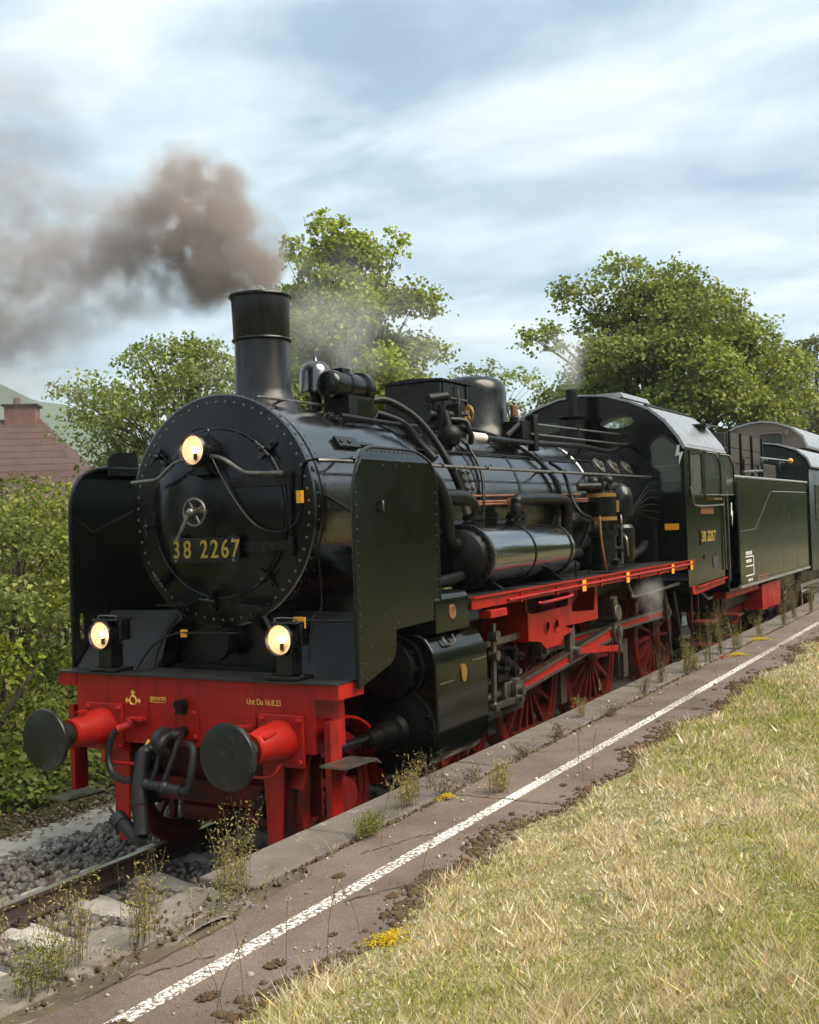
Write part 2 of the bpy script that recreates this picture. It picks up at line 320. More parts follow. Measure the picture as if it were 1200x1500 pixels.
b.add([(x, -.135, z if z > -.3 else z) for x, z in sp0]+[(x, -.085, z+.03 if z > -.3 else z) for x, z in sp0]+[(x, .085, z+.03 if z > -.3 else z) for x, z in sp0]+[(x, .135, z) for x, z in sp0],
      [(j*n_+i, j*n_+(i+1) % n_, (j+1)*n_+(i+1) % n_, (j+1)*n_+i) for j in range(3) for i in range(n_)]+[tuple(range(n_))[::-1], tuple(range(3*n_, 4*n_))])
for v_i, (x, y, z) in enumerate(b.v): b.v[v_i] = (x, y, z-.032)
slm = b.mesh('sleeper'); slm.materials.append(MAT['concrete_pale'])
clm = MB().box(-.05, .05, -.04, .04, 0, .03).cyl((0, 0, .02), (0, 0, .07), .022, n=8).mesh('rail_clip'); clm.materials.append(MAT['rail_rust'])
for k in range(-12, 16):
    y = -.46+.63*k; o = bpy.data.objects.new('sleeper', slm); col.objects.link(o); o.parent = trk; o.location = (0, y+rng.uniform(-.01, .01), rng.uniform(-.008, .004)); o.rotation_euler = (0, 0, rng.uniform(-.01, .01))
    if -5 < k < 6:
        for x in (-.86, -.645, .645, .86):
            c = bpy.data.objects.new('rail_clip', clm); col.objects.link(c); c.parent = o; c.location = (x, 0, -.155)
# ballast stones
def ico():
    t = (1+5**.5)/2; v = np.array([(-1, t, 0), (1, t, 0), (-1, -t, 0), (1, -t, 0), (0, -1, t), (0, 1, t), (0, -1, -t), (0, 1, -t), (t, 0, -1), (t, 0, 1), (-t, 0, -1), (-t, 0, 1)]); v /= np.linalg.norm(v[0])
    f = np.array([(0, 11, 5), (0, 5, 1), (0, 1, 7), (0, 7, 10), (0, 10, 11), (1, 5, 9), (5, 11, 4), (11, 10, 2), (10, 7, 6), (7, 1, 8), (3, 9, 4), (3, 4, 2), (3, 2, 6), (3, 6, 8), (3, 8, 9), (4, 9, 5), (2, 4, 11), (6, 2, 10), (8, 6, 7), (9, 8, 1)]); return v, f
def bulk(name, V, F, colors, mat, parent=None, smooth=False):
    """V (n,3), F (m,k) arrays straight to a mesh; colors one rgb per vertex"""
    me = bpy.data.meshes.new(name); k = F.shape[1]; me.vertices.add(len(V)); me.vertices.foreach_set('co', V.astype(np.float32).ravel())
    me.loops.add(F.size); me.loops.foreach_set('vertex_index', F.astype(np.int32).ravel()); me.polygons.add(len(F)); me.polygons.foreach_set('loop_start', np.arange(0, F.size, k, dtype=np.int32))
    if smooth: me.polygons.foreach_set('use_smooth', np.ones(len(F), bool))
    if colors is not None:
        a = me.color_attributes.new('Col', 'FLOAT_COLOR', 'POINT'); c = np.ones((len(V), 4), np.float32); c[:, :3] = colors; a.data.foreach_set('color', c.ravel())
    me.update(); me.validate(); return link(name, me, mat, parent, 0)
def rotmats(n):
    q = rng.normal(size=(n, 4)); q /= np.linalg.norm(q, axis=1)[:, None]; w_, x, y, z = q.T
    return np.stack([np.stack([1-2*(y*y+z*z), 2*(x*y-z*w_), 2*(x*z+y*w_)], -1), np.stack([2*(x*y+z*w_), 1-2*(x*x+z*z), 2*(y*z-x*w_)], -1), np.stack([2*(x*z-y*w_), 2*(y*z+x*w_), 1-2*(x*x+y*y)], -1)], -2)
iv, ifc = ico()
def stones(P, size, colr):
    n = len(P); V = iv[None]*(1+rng.uniform(-.42, .30, (n, 12, 1))); V = V*rng.uniform(.6, 1.15, (n, 1, 3))*size[:, None, None]
    V = np.einsum('nij,nkj->nki', rotmats(n), V)+P[:, None]; F = ifc[None]+(np.arange(n)*12)[:, None, None]
    return V.reshape(-1, 3), F.reshape(-1, 3), np.repeat(colr, 12, 0)
N = 13000
px_ = np.concatenate([rng.uniform(-2.15, .95, int(N*.85)), rng.normal(-2.12, .10, N-int(N*.85))]); py_ = rng.uniform(-5.5, 5.0, N)
pz_ = np.where(px_ < -1.5, np.interp(px_, [-2.55, -2.15, -1.5], [-.24, -.225, -.20]), -.205)+rng.uniform(-.015, .02, N)
ph = np.abs(((py_+.46+.315) % .63)-.315); keep = ~((ph < .15) & (px_ > -1.3))
keep &= ~((np.abs(px_+.7525) < .06)); px_, py_, pz_ = px_[keep], py_[keep], pz_[keep]; n_ = len(px_)
g_ = rng.uniform(.45, 1.5, n_)[:, None]; cst = np.array([[.20, .172, .15]])*g_*(1+rng.uniform(-.08, .08, (n_, 3)))
V_, F_, C_ = stones(np.stack([px_, py_, pz_], 1), rng.uniform(.022, .048, n_), cst)
kind(bulk('ballast_stones', V_, F_, C_, 'ballast_stone'), 'stuff')

# ---------------------------------------------------------------- platform
pf = kind(MB().box(1.80, 3.2, -12, 60, -.4, .70).build('platform', 'rubble', None), 'structure')
for k in range(9):           # worn slabs at the ramp end, sunk and tilted
    y0_ = -2.55-k*.62; o_ = MB().prism(rounded([(1.72+rng.uniform(-.03, .05), y0_+rng.uniform(.0, .04)), (2.10+rng.uniform(-.05, .02), y0_+rng.uniform(.0, .05)), (2.10+rng.uniform(-.05, .02), y0_+.60-rng.uniform(0, .05)), (1.74+rng.uniform(-.04, .06), y0_+.60-rng.uniform(0, .05))], .03, 3), 'z', .50, PZ-.004+rng.uniform(-.02, .003)).build('edge_slab', 'worn_slab', pf, 35, .018)
y = -1.93; k = 0
while y < 30:           # edge slabs, one metre long, with open joints
    L_ = 1.0; dx = rng.uniform(-.008, .008); dz = rng.uniform(-.006, .004)
    MB().box(1.715+dx, 2.10+rng.uniform(-.012, .004), y+.006, y+L_-.006, .52, PZ+dz).build('edge_slab', 'concrete_edge', pf, 35, .014); y += L_
b = MB().box(1.76, 1.80, -1.5, 40, -.4, .52); b.build('platform_wall', 'concrete_edge', pf)
yc = [-12, -4.2, .17, 3.9, 7.6, 11.5, 15.5, 19.5, 30]
for a0, a1 in zip(yc[:-1], yc[1:]):     # asphalt panels with a crack between
    n_ = max(2, int((a1-a0)/.12)); ed = []
    for j in range(n_+1):
        yy_ = a0+.007+(a1-a0-.014)*j/n_; ed.append((2.155+rng.uniform(-.02, .02)+(.05*math.sin(yy_*1.7)+.10 if yy_ < -1.6 else 0), yy_))
    poly = ed+[(3.25, a1-.007), (3.25, a0+.007)]
    MB().prism(poly, 'z', .70, PZ-.004).build('asphalt_panel', 'asphalt', pf, 0)
seg = [-12]+yc[1:]
for a0, a1 in zip(seg[:-1], seg[1:]): MB().box(2.535, 2.617, a0+.008, a1-.008, PZ-.003, PZ-.0005).build('white_line', 'worn_line_paint', pf)
MB().box(2.05, 2.25, -12, 30, .69, .715).build('joint_fill', 'soil', pf)
# cracks that have filled with dirt
for (x0, y0, x1, y1) in ((2.2, -3.3, 2.5, -2.7), (2.3, -1.2, 2.52, -.6), (2.16, .15, 2.95, .2), (2.2, 1.6, 2.9, 2.2), (2.65, -1.9, 2.92, -1.3), (2.2, 4.9, 2.95, 5.3), (2.18, 2.9, 2.52, 3.4), (1.75, 2.4, 2.1, 2.6), (1.75, 5.5, 2.1, 5.3)):
    n_ = 26; P_ = []; 
    for k in range(n_+1): t_ = k/n_; P_.append((x0+(x1-x0)*t_+rng.normal(0, .010), y0+(y1-y0)*t_+rng.normal(0, .012)))
    V_ = []; F_ = []
    for k, (xx, yy_) in enumerate(P_): w_ = rng.uniform(.0015, .006); V_ += [(xx-w_, yy_+w_*.6, PZ+.0015), (xx+w_, yy_-w_*.6, PZ+.0015)]
    MB().add(V_, [(2*k, 2*k+1, 2*k+3, 2*k+2) for k in range(n_)]).build('crack', 'soil', pf, 0)
n_ = 1500; X_ = rng.uniform(1.75, 2.95, n_); Y_ = -5+rng.uniform(0, 1, n_)**1.5*18; V_, F_, C_ = stones(np.stack([X_, Y_, np.full(n_, PZ)], 1), rng.exponential(.0035, n_)+.0015, np.tile([[.42, .38, .32]], (n_, 1))*rng.uniform(.4, 1.2, (n_, 1))); kind(bulk('loose_grit', V_, F_, C_, 'ballast_stone', pf), 'stuff')
# broken edge towards the ramp end: lumps of old concrete
b = MB(); kk = 0
for k in range(170):
    yq = -1.5-abs(rng.normal(0, 1.6)) if k % 5 else rng.uniform(-1.5, 12); xq = rng.uniform(1.76, 2.25) if yq < -1.5 else rng.normal(2.14, .03)
    s_ = rng.uniform(.008, .03) if yq < -1.5 else rng.uniform(.008, .03); V_, F_, _ = stones(np.array([[xq, yq, PZ-.03 if yq < -1.5 else PZ-.012]]), np.array([s_]), np.zeros((1, 3))); V_[:, 2] = np.minimum(V_[:, 2], PZ+rng.uniform(.0, .02)); b.add(V_, F_.tolist())
kind(b.build('broken_concrete', 'rubble', pf, 0), 'stuff')
b = MB(); G = []; nx, ny = 14, 60
for j in range(ny):
    for i in range(nx):
        x = 1.62+.62*i/(nx-1); yv = -9+7.55*j/(ny-1); z = np.interp(x, [1.62, 1.78, 1.95, 2.3], [-.2, .45, .66, .715])+.025*math.sin(yv*5+x*9)+rng.uniform(-.02, .02); G.append((x+.03*math.sin(yv*3), yv, z))
b.add(G, [(j*nx+i, j*nx+i+1, (j+1)*nx+i+1, (j+1)*nx+i) for j in range(ny-1) for i in range(nx-1)]); b.build('crumbled_edge', 'rubble', pf, 0)
def lawn_z(x, y): return PZ-.006+np.clip((x-2.95)/.35, 0, 1)*.03+.02*np.sin(x*2+y*1.3)*np.clip((x-2.95)/.6, 0, 1)
# lawn bed
b = MB(); G = []; nx, ny = 44, 130
for j in range(ny):
    for i in range(nx):
        yv = -10+60*(j/(ny-1))**1.5; x = 2.95+.10*math.sin(yv*1.9)+.06*math.sin(yv*5.3+1)+(16*(i/(nx-1))**1.8); z = float(lawn_z(x, yv))
        if i == 0: z = .715
        G.append((x, yv, z))
b.add(G, [(j*nx+i, j*nx+i+1, (j+1)*nx+i+1, (j+1)*nx+i) for j in range(ny-1) for i in range(nx-1)]); kind(b.build('lawn', 'thatch', None, 30), 'structure')

# ---------------------------------------------------------------- house beyond the shrubs
def tiles():
    m = material('roof_tiles', (.085, .046, .042), .8, var=.22, vscale=1.2, dirt=(.10, .065, .06), dscale=.8, dth=(.45, .7)); t = m.node_tree; ns = t.nodes; b = ns['Principled BSDF']; c = ns.new('ShaderNodeTexCoord')
    wv = ns.new('ShaderNodeTexWave'); wv.bands_direction = 'Z'; wv.wave_profile = 'SAW'; wv.inputs['Scale'].default_value = 1.35; wv.inputs['Distortion'].default_value = .6; wv.inputs['Detail Scale'].default_value = 3; t.links.new(c.outputs['Object'], wv.inputs[0])
    bp = ns.new('ShaderNodeBump'); bp.inputs['Distance'].default_value = .10; t.links.new(wv.outputs['Fac'], bp.inputs['Height']); t.links.new(bp.outputs[0], b.inputs['Normal'])
    base = b.inputs['Base Color'].links[0].from_socket; mr = ns.new('ShaderNodeMapRange'); t.links.new(wv.outputs['Fac'], mr.inputs[0]); mr.inputs[1].default_value = .0; mr.inputs[2].default_value = .22; mr.inputs[3].default_value = .45; mr.inputs[4].default_value = 1.08
    x = ns.new('ShaderNodeVectorMath'); x.operation = 'SCALE'; t.links.new(base, x.inputs[0]); t.links.new(mr.outputs[0], x.inputs['Scale']); t.links.new(x.outputs[0], b.inputs['Base Color'])
tiles(); material('house_wall', (.52, .47, .40), .9, var=.1); material('brick_chimney', (.20, .10, .085), .9, var=.3, vscale=6)
hs = thing('house', 'house with brown tiled hip roof and brick chimney behind the shrubs', 'house', (-26, 18, 0)); 
# local frame: ridge runs across the line of sight
HC = Vector((-27.0, 16.6, 0)); hx = Vector((.80, .60, 0)); hy = Vector((-.60, .80, 0))
def H(a, b_, z): q = HC+hx*a+hy*b_; return (q.x, q.y, z)
def hp(name, V, F, mat, par=None): return MB().add(V, F).build(name, mat, par or hs, 0)
BX = [(0, 3, 2, 1), (4, 5, 6, 7), (0, 1, 5, 4), (1, 2, 6, 5), (2, 3, 7, 6), (3, 0, 4, 7)]
def hbox(name, a0, a1, b0, b1, z0, z1, mat, par=None): return hp(name, [H(a0, b0, z0), H(a1, b0, z0), H(a1, b1, z0), H(a0, b1, z0), H(a0, b0, z1), H(a1, b0, z1), H(a1, b1, z1), H(a0, b1, z1)], BX, mat, par)
hw = hbox('wall', -8, 7.1, -4.2, 4.2, -.4, 3.4, 'house_wall')
RZ = 6.6
hr = hp('roof', [H(-8.4, -4.8, 3.2), H(7.6, -4.8, 3.2), H(7.6, 4.8, 3.2), H(-8.4, 4.8, 3.2), H(-5.5, 0, RZ), H(4.7, 0, RZ)], [(0, 1, 5, 4), (1, 2, 5), (2, 3, 4, 5), (3, 0, 4), (3, 2, 1, 0)], 'roof_tiles')
hp('gable_roof', [H(-1.8, -6.6, 3.05), H(3.9, -6.6, 3.05), H(1.05, -6.6, 5.5), H(-1.8, -2, 3.05), H(3.9, -2, 3.05), H(1.05, -1.2, 5.75), H(1.05, -5.0, 5.75)], [(0, 6, 5, 3), (6, 1, 4, 5), (0, 1, 6)], 'roof_tiles', hr)
hbox('wing_wall', -1.5, 3.6, -6.2, -4.2, -.4, 3.1, 'house_wall')
hc = hbox('chimney', 3.6, 4.6, -.35, .45, 5.8, 7.0, 'brick_chimney', hr); hbox('chimney_cap', 3.52, 4.68, -.43, .53, 7.0, 7.07, 'roof_tiles', hr); MB().cyl(H(3.95, 0, 7.07), H(3.95, 0, 7.32), .12, n=10).build('chimney_pot', 'brick_chimney', hr)
wd = hbox('window', 5.6, 6.5, -4.26, -4.19, 1.6, 2.9, 'window_glass')
for q in ((5.5, 5.6, 1.5, 3.0), (6.5, 6.6, 1.5, 3.0), (5.6, 6.5, 2.9, 3.0), (5.6, 6.5, 1.5, 1.6)): hbox('window_frame', q[0], q[1], -4.30, -4.2, q[2], q[3], 'white_paint', wd)
# wooded hill far behind the house
material('hill_wood', (.05, .075, .03), .95, var=.5, vscale=.02, bump=9, bscale=.05)
b = MB(); G = []; nx, ny = 50, 16
for j in range(ny):
    for i in range(nx):
        a = R(40+50*i/(nx-1)); d = 900+700*j/(ny-1); t_ = math.sin(PI*j/(ny-1)); az = math.degrees(a); hgt = np.interp(az, [40, 46, 49, 52, 58, 66, 75, 90], [60, 138, 163, 183, 205, 215, 215, 170])*(t_**.8)
        G.append((CAM[0]-math.sin(a)*d, CAM[1]+math.cos(a)*d, -4+hgt*(1+.03*math.sin(i*1.3)+.015*math.sin(i*3.1+j))))
b.add(G, [(j*nx+i, j*nx+i+1, (j+1)*nx+i+1, (j+1)*nx+i) for j in range(ny-1) for i in range(nx-1)]); kind(b.build('hill', 'hill_wood', None, 60), 'structure')
# ================================================================ steam locomotive
BZ = 2.74
loco = thing('steam_locomotive', 'black steam locomotive with red wheels, red buffer beam and three lit headlamps', 'locomotive', (0, 4.5, 0))
def part(name, mb, mat, parent=None, smooth=35, bevel=0): return mb.build(name, mat, parent or loco, smooth, bevel)
Yd = (0, 1, 0)
def bsurf(y, ang, r): return (r*math.sin(ang), y, BZ+r*math.cos(ang))   # ang from the top towards the platform side

# ---- smokebox
sbx = part('smokebox', MB().lathe([(.44, .0), (.44, .925), (.445, .938), (.50, .938), (.505, .905), (.60, .902), (.602, .897), (2.22, .897), (2.224, .88), (2.30, .88)], (0, 0, BZ), Yd, 72), 'boiler_black')
part('front_plate', MB().lathe([(.4385, .0), (.4385, .922), (.4405, .926)], (0, 0, BZ), Yd, 72), 'smokebox_black', sbx)
b = MB()
for k in range(58):
    a = 2*PI*(k+.5)/58; b.bolt((.872*math.cos(a), .44, BZ+.872*math.sin(a)), (0, -1, 0), .0125, .012)
kind(part('ring_of_bolts', b, 'bolt', sbx), 'stuff')
b = MB()
for k in range(58):
    a = 2*PI*k/58; n = (math.cos(a), 0, math.sin(a)); b.bolt((.938*n[0], .472, BZ+.938*n[2]), n, .012)
for y in (.66, 2.12):
    for k in range(64):
        a = 2*PI*k/64; n = (math.cos(a), 0, math.sin(a)); b.bolt((.898*n[0], y, BZ+.898*n[2]), n, .010)
kind(part('shell_rivets', b, 'rivet_black', sbx), 'stuff')
part('seam_strip', MB().lathe([(.585, .9), (.585, .912), (.625, .912), (.625, .9)], (0, 0, BZ), Yd, 72), 'boiler_black', sbx)
for x0, x1 in ((-.58, -.25), (.15, .48)):
    part('foot_ledge', MB().box(x0, x1, .30, .44, 1.985, 1.997), 'black_paint', sbx)
for y, an in ((1.19, .95), (1.39, .57)):      # bolted inspection flange and lifting lug on the shell
    p = Vector(bsurf(y, an, .897)); n = Vector((math.sin(an), 0, math.cos(an)))
    if y > 1.3:
        q = MB().cyl(p-n*.01, p+n*.03, .085, n=20)
        u_, v_, _ = basis(n)
        for k in range(6): q.bolt(p+n*.03+(u_*math.cos(k*PI/3)+v_*math.sin(k*PI/3))*.055, n, .018, .02)
        part('inspection_cover', q, 'black_paint', sbx)
    else:
        t_ = n.cross(Vector(Yd)).normalized(); q = MB().beam(p+Vector((0, -.16, 0))+n*.02, p+Vector((0, .16, 0))+n*.02, .1, .03, n)
        for yy in (-.1, 0.02): q.bolt(p+Vector((0, yy, 0))+n*.035, n, .022, .02)
        q.beam(p+Vector((0, .16, 0))+n*.015, p+Vector((0, .42, 0))+n*.015, .03, .02, n); part('lifting_bracket', q, 'black_paint', sbx)
part('top_rail', MB().tube([bsurf(.60, .30, .945), bsurf(.68, .29, .95), bsurf(1.6, .29, .95)], .013, 8, 1), 'steel', sbx)
# smokebox door
door = part('smokebox_door', MB().lathe([(.442, .665), (.405, .665), (.40, .655), (.37, .60), (.325, .46), (.29, .28), (.275, .12), (.272, 0)], (0, 0, 2.72), Yd, 56), 'smokebox_black')
part('door_rim', MB().ring((0, .425, 2.72), Yd, .675, .016, 64), 'black_paint', door)
b = MB().ring((0, .135, 2.73), Yd, .105, .011, 32); b.cyl((0, .13, 2.73), (0, .30, 2.73), .026); b.cyl((0, .08, 2.73), (0, .15, 2.73), .035)
for k in range(4): a = k*PI/2+.5; b.cyl((0, .135, 2.73), (.105*math.cos(a), .135, 2.73+.105*math.sin(a)), .009, n=8)
part('handwheel', b, 'steel', door)
b = MB().tube([(0, .09, 2.73), (-.04, .07, 2.66), (-.11, .055, 2.52)], .016, 8, 4); b.sph((0, .09, 2.73), .035)
part('lock_lever', b, 'steel', door)
for z in (2.95, 2.45):
    b = MB()
    x0 = .24 if z > 2.7 else .34
    P_ = [(x0+(.74-x0)*k/8, 0, z) for k in range(9)]
    for k in range(8):
        def yy(x): rr = math.hypot(x, z-2.72); return np.interp(rr, [0, .12, .28, .46, .60, .655, .75], [.272, .275, .29, .325, .37, .40, .41])-.012
        a0, a1 = P_[k], P_[k+1]; b.beam((a0[0], yy(a0[0]), z), (a1[0]+.004, yy(a1[0]), z), .075, .02, (0, -1, 0))
    for k in (0, 2, 4, 6): b.bolt((P_[k][0]+.03, yy(P_[k][0]+.03)-.01, z), (0, -1, 0), .014, .012)
    b.cyl((.72, .40, z-.06), (.72, .40, z+.06), .028, n=12); part('hinge_strap', b, 'black_paint', door)
part('hinge_pin', MB().cyl((.72, .40, 2.36), (.72, .40, 3.02), .016, n=10), 'black_paint', door)
for (x, z, an) in ((-.56, 3.20, 2.4), (.52, 3.20, .8), (-.07, 2.03, 4.6), (.48, 2.19, 5.4), (-.58, 2.19, 3.9), (-.69, 2.63, 3.2)):
    e = Vector((math.cos(an), 0, math.sin(an))); t_ = Vector((-math.sin(an), 0, math.cos(an))); p = Vector((x, .43, z))
    b = MB().beam(p+e*.09, p-e*.10+Vector((0, -.05, 0)), .045, .03, Yd); b.cyl(p, p+Vector((0, -.10, 0)), .018, n=10)
    b.cyl(p+Vector((0, -.09, 0))-t_*.085, p+Vector((0, -.10, 0))+t_*.085, .013, n=8); b.sph(p+Vector((0, -.095, 0)), .026, 10, 6)
    b.bolt(p+e*.06+Vector((0, -.03, 0)), (0, -1, 0), .02, .02); part('door_clamp', b, 'black_paint', door)
part('door_rail', MB().tube([(-.80, .30, 3.0), (-.6, .27, 3.005), (-.46, .25, 3.02), (-.25, .21, 3.13), (-.1, .21, 3.15)], .016, 8), 'steel', door)
part('door_rail', MB().tube([(.08, .22, 3.165), (.22, .22, 3.14), (.40, .25, 3.03), (.55, .27, 3.01), (.74, .30, 3.005)], .016, 8), 'steel', door)
npl = part('number_plate', MB().box(-.345, .345, .232, .25, 2.33, 2.53), 'black_paint', door, bevel=.004)
[text('digit', ch_, .198, 'gold_letters', npl, (x_, .228, 2.432), 'front', .005, .80, .002) for ch_, x_ in zip('382267', (-.275, -.165, .005, .11, .215, .315))]
for x in (-.29, .29):
    for z in (2.35, 2.51): part('plate_screw', MB().bolt((x, .232, z), (0, -1, 0), .013, .012), 'bolt', npl)
    part('plate_bracket', MB().box(x-.04, x+.04, .235, .36, 2.53, 2.555), 'black_paint', npl)

# ---- headlamps (lit)
def headlamp(x, y, z, r, depth, base_z=None):
    h = part('headlamp', MB().lathe([(.02, r*.93), (0, r), (.015, r*1.07), (.045, r*1.07), (.05, r), (depth*.7, r), (depth*.9, r*.72), (depth, r*.45), (depth, 0)], (x, y, z), Yd, 36, cap0=False), 'black_paint'); part('lens', MB().lathe([(.012, r*.95), (.006, r*.6), (.004, 0)], (x, y, z), Yd, 32, cap0=False), 'lens_glass', h)
    part('reflector', MB().lathe([(.022, r*.93), (.05, r*.80), (.075, r*.5), (.085, 0)], (x, y, z), Yd, 32, cap0=False), 'lamp_reflector', h)
    bl = MB().sph((x+.0, y+.045, z-.002), .021, 12, 8, (1, 1, 1.25)); part('bulb', bl, 'lit_bulb', h)
    part('bulb_socket', MB().cyl((x, y+.047, z-.075), (x, y+.05, z-.018), .015, n=10), 'black_dull', h)
    lt = bpy.data.lights.new('lamp_light', 'POINT'); lt.energy = .055; lt.color = (1, .84, .64); lt.shadow_soft_size = .012
    lo = bpy.data.objects.new('lamp_light', lt); col.objects.link(lo); lo.location = (x, y+.018, z-.002); attach(lo, h)
    if base_z is None:
        part('lamp_handle', MB().tube([(x-.085, y+.11, z+r*.85), (x-.08, y+.11, z+r*1.35), (x, y+.11, z+r*1.5), (x+.08, y+.11, z+r*1.35), (x+.085, y+.11, z+r*.85)], .009, 8), 'black_paint', h)
        b = MB().box(x-.11, x+.11, y+.06, y+.30, z-r-.075, z-r-.055); b.box(x-.06, x+.06, y+.08, y+.22, z-r-.06, z-r+.03); part('lamp_bracket', b, 'black_paint', h)
    else:
        b = MB().box(x-.12, x+.14, y+.05, y+.25, z+r*.95, z+r*1.12); b.box(x+.085, x+.14, y+.1, y+.22, z-.05, z+r*1.0); part('lamp_hood', b, 'black_paint', h, bevel=.008)
        part('lamp_handle', MB().tube([(x-.09, y+.10, z+r*1.1), (x-.085, y+.10, z+r*1.32), (x+.085, y+.10, z+r*1.32), (x+.09, y+.10, z+r*1.1)], .007, 6), 'steel', h)
        b = MB().box(x-.07, x+.07, y+.06, y+.20, base_z+.03, z-r+.03); b.box(x-.15, x+.15, y+.03, y+.23, base_z, base_z+.03); part('lamp_foot', b, 'black_paint', h, bevel=.006)
        for s in (-1, 1): part('foot_bolt', MB().bolt((x+s*.11, y+.13, base_z+.03), (0, 0, 1), .018, .02), 'black_paint', h)
    return h
headlamp(.0, .12, 3.215, .118, .30)
headlamp(.889, -.04, 1.775, .112, .24, 1.478)
headlamp(-.889, -.04, 1.775, .112, .24, 1.478)
b = MB().tube([(.10, .25, 3.14), (.2, .24, 2.98), (.33, .25, 2.78), (.48, .28, 2.61), (.64, .33, 2.555), (.76, .38, 2.60), (.80, .41, 2.70)], .009, 8); part('lamp_cable', b, 'black_dull')
tg = part('cable_tag', MB().box(.785, .835, .395, .425, 2.77, 2.865), 'yellow_tag'); part('cable', MB().tube([(.808, .42, 2.72), (.81, .42, 2.9), (.825, .42, 3.0), (.86, .42, 3.08), (.96, .46, 3.10)], .010, 8), 'black_dull')
# side lamp cables along the smokebox foot with yellow tags
part('cable', MB().tube([(1.06, .10, 1.60), (1.03, .2, 1.90), (.97, .42, 2.0), (.93, .44, 2.5), (.90, .45, 2.95)], .008, 6), 'black_dull')
part('cable', MB().tube([(.95, .12, 1.905), (1.2, .15, 1.90), (1.40, .2, 1.90)], .012, 6), 'black_dull')
for q in ((.93, 1.03, 1.85, 1.93), (.95, 1.0, 1.75, 1.82)): part('cable_tag', MB().box(q[0], q[1], .10, .12, q[2], q[3]), 'yellow_tag')
part('cable_tag', MB().box(-.235, -.175, .195, .21, 1.75, 1.81), 'yellow_tag'); part('cable', MB().tube([(-.62, .1, 1.5), (-.5, .16, 1.68), (-.3, .2, 1.775), (-.1, .2, 1.785), (.35, .2, 1.79)], .010, 6), 'black_dull')

# ---- front deck, sloping aprons, saddle
part('front_deck', MB().box(-1.375, -.003, -.03, .36, 1.462, 1.475), 'deck_black'); part('front_deck', MB().box(.003, 1.375, -.03, .36, 1.462, 1.475), 'deck_black')
for s in (-1, 1):
    b = MB()
    P_ = [(s*1.395, .20, 1.474), (s*.62, .30, 1.474), (s*.50, .72, 1.92), (s*1.395, .62, 1.92)]
    b.add(P_+[(x, y+.012, z-.012) for x, y, z in P_], [(0, 1, 2, 3), (7, 6, 5, 4), (0, 4, 5, 1), (1, 5, 6, 2), (2, 6, 7, 3), (3, 7, 4, 0)]); part('sloping_apron', b, 'deck_black')
    b = MB(); pts = []
    for k in range(7):
        t = k/6; pts.append((s*(.64-.2*t*t), .30+.1*t, 1.48+.42*t))
    b.tube(pts, .02, 6, 1); part('apron_edge', b, 'deck_black')
    b = MB(); n = 8; vs_ = []
    for k in range(n+1):
        t = k/n*PI/2; vs_ += [(s*(.30+.30*math.cos(t)**1.0*.9), .34, 1.476+.40*math.sin(t)), (s*(.30+.30*math.cos(t)*.9), .78, 1.476+.40*math.sin(t))]
    b.add(vs_, [(2*k, 2*k+1, 2*k+3, 2*k+2) for k in range(n)]); part('saddle_flare', b, 'black_paint')
part('saddle', MB().box(-.50, .50, .52, 2.2, 1.0, 2.05), 'black_paint')
b = MB().lathe([(.34, .0), (.34, .12), (.37, .13), (.40, .10), (.52, .10)], (0, 0, 1.68), Yd, 20); part('saddle_cover', b, 'black_dull')

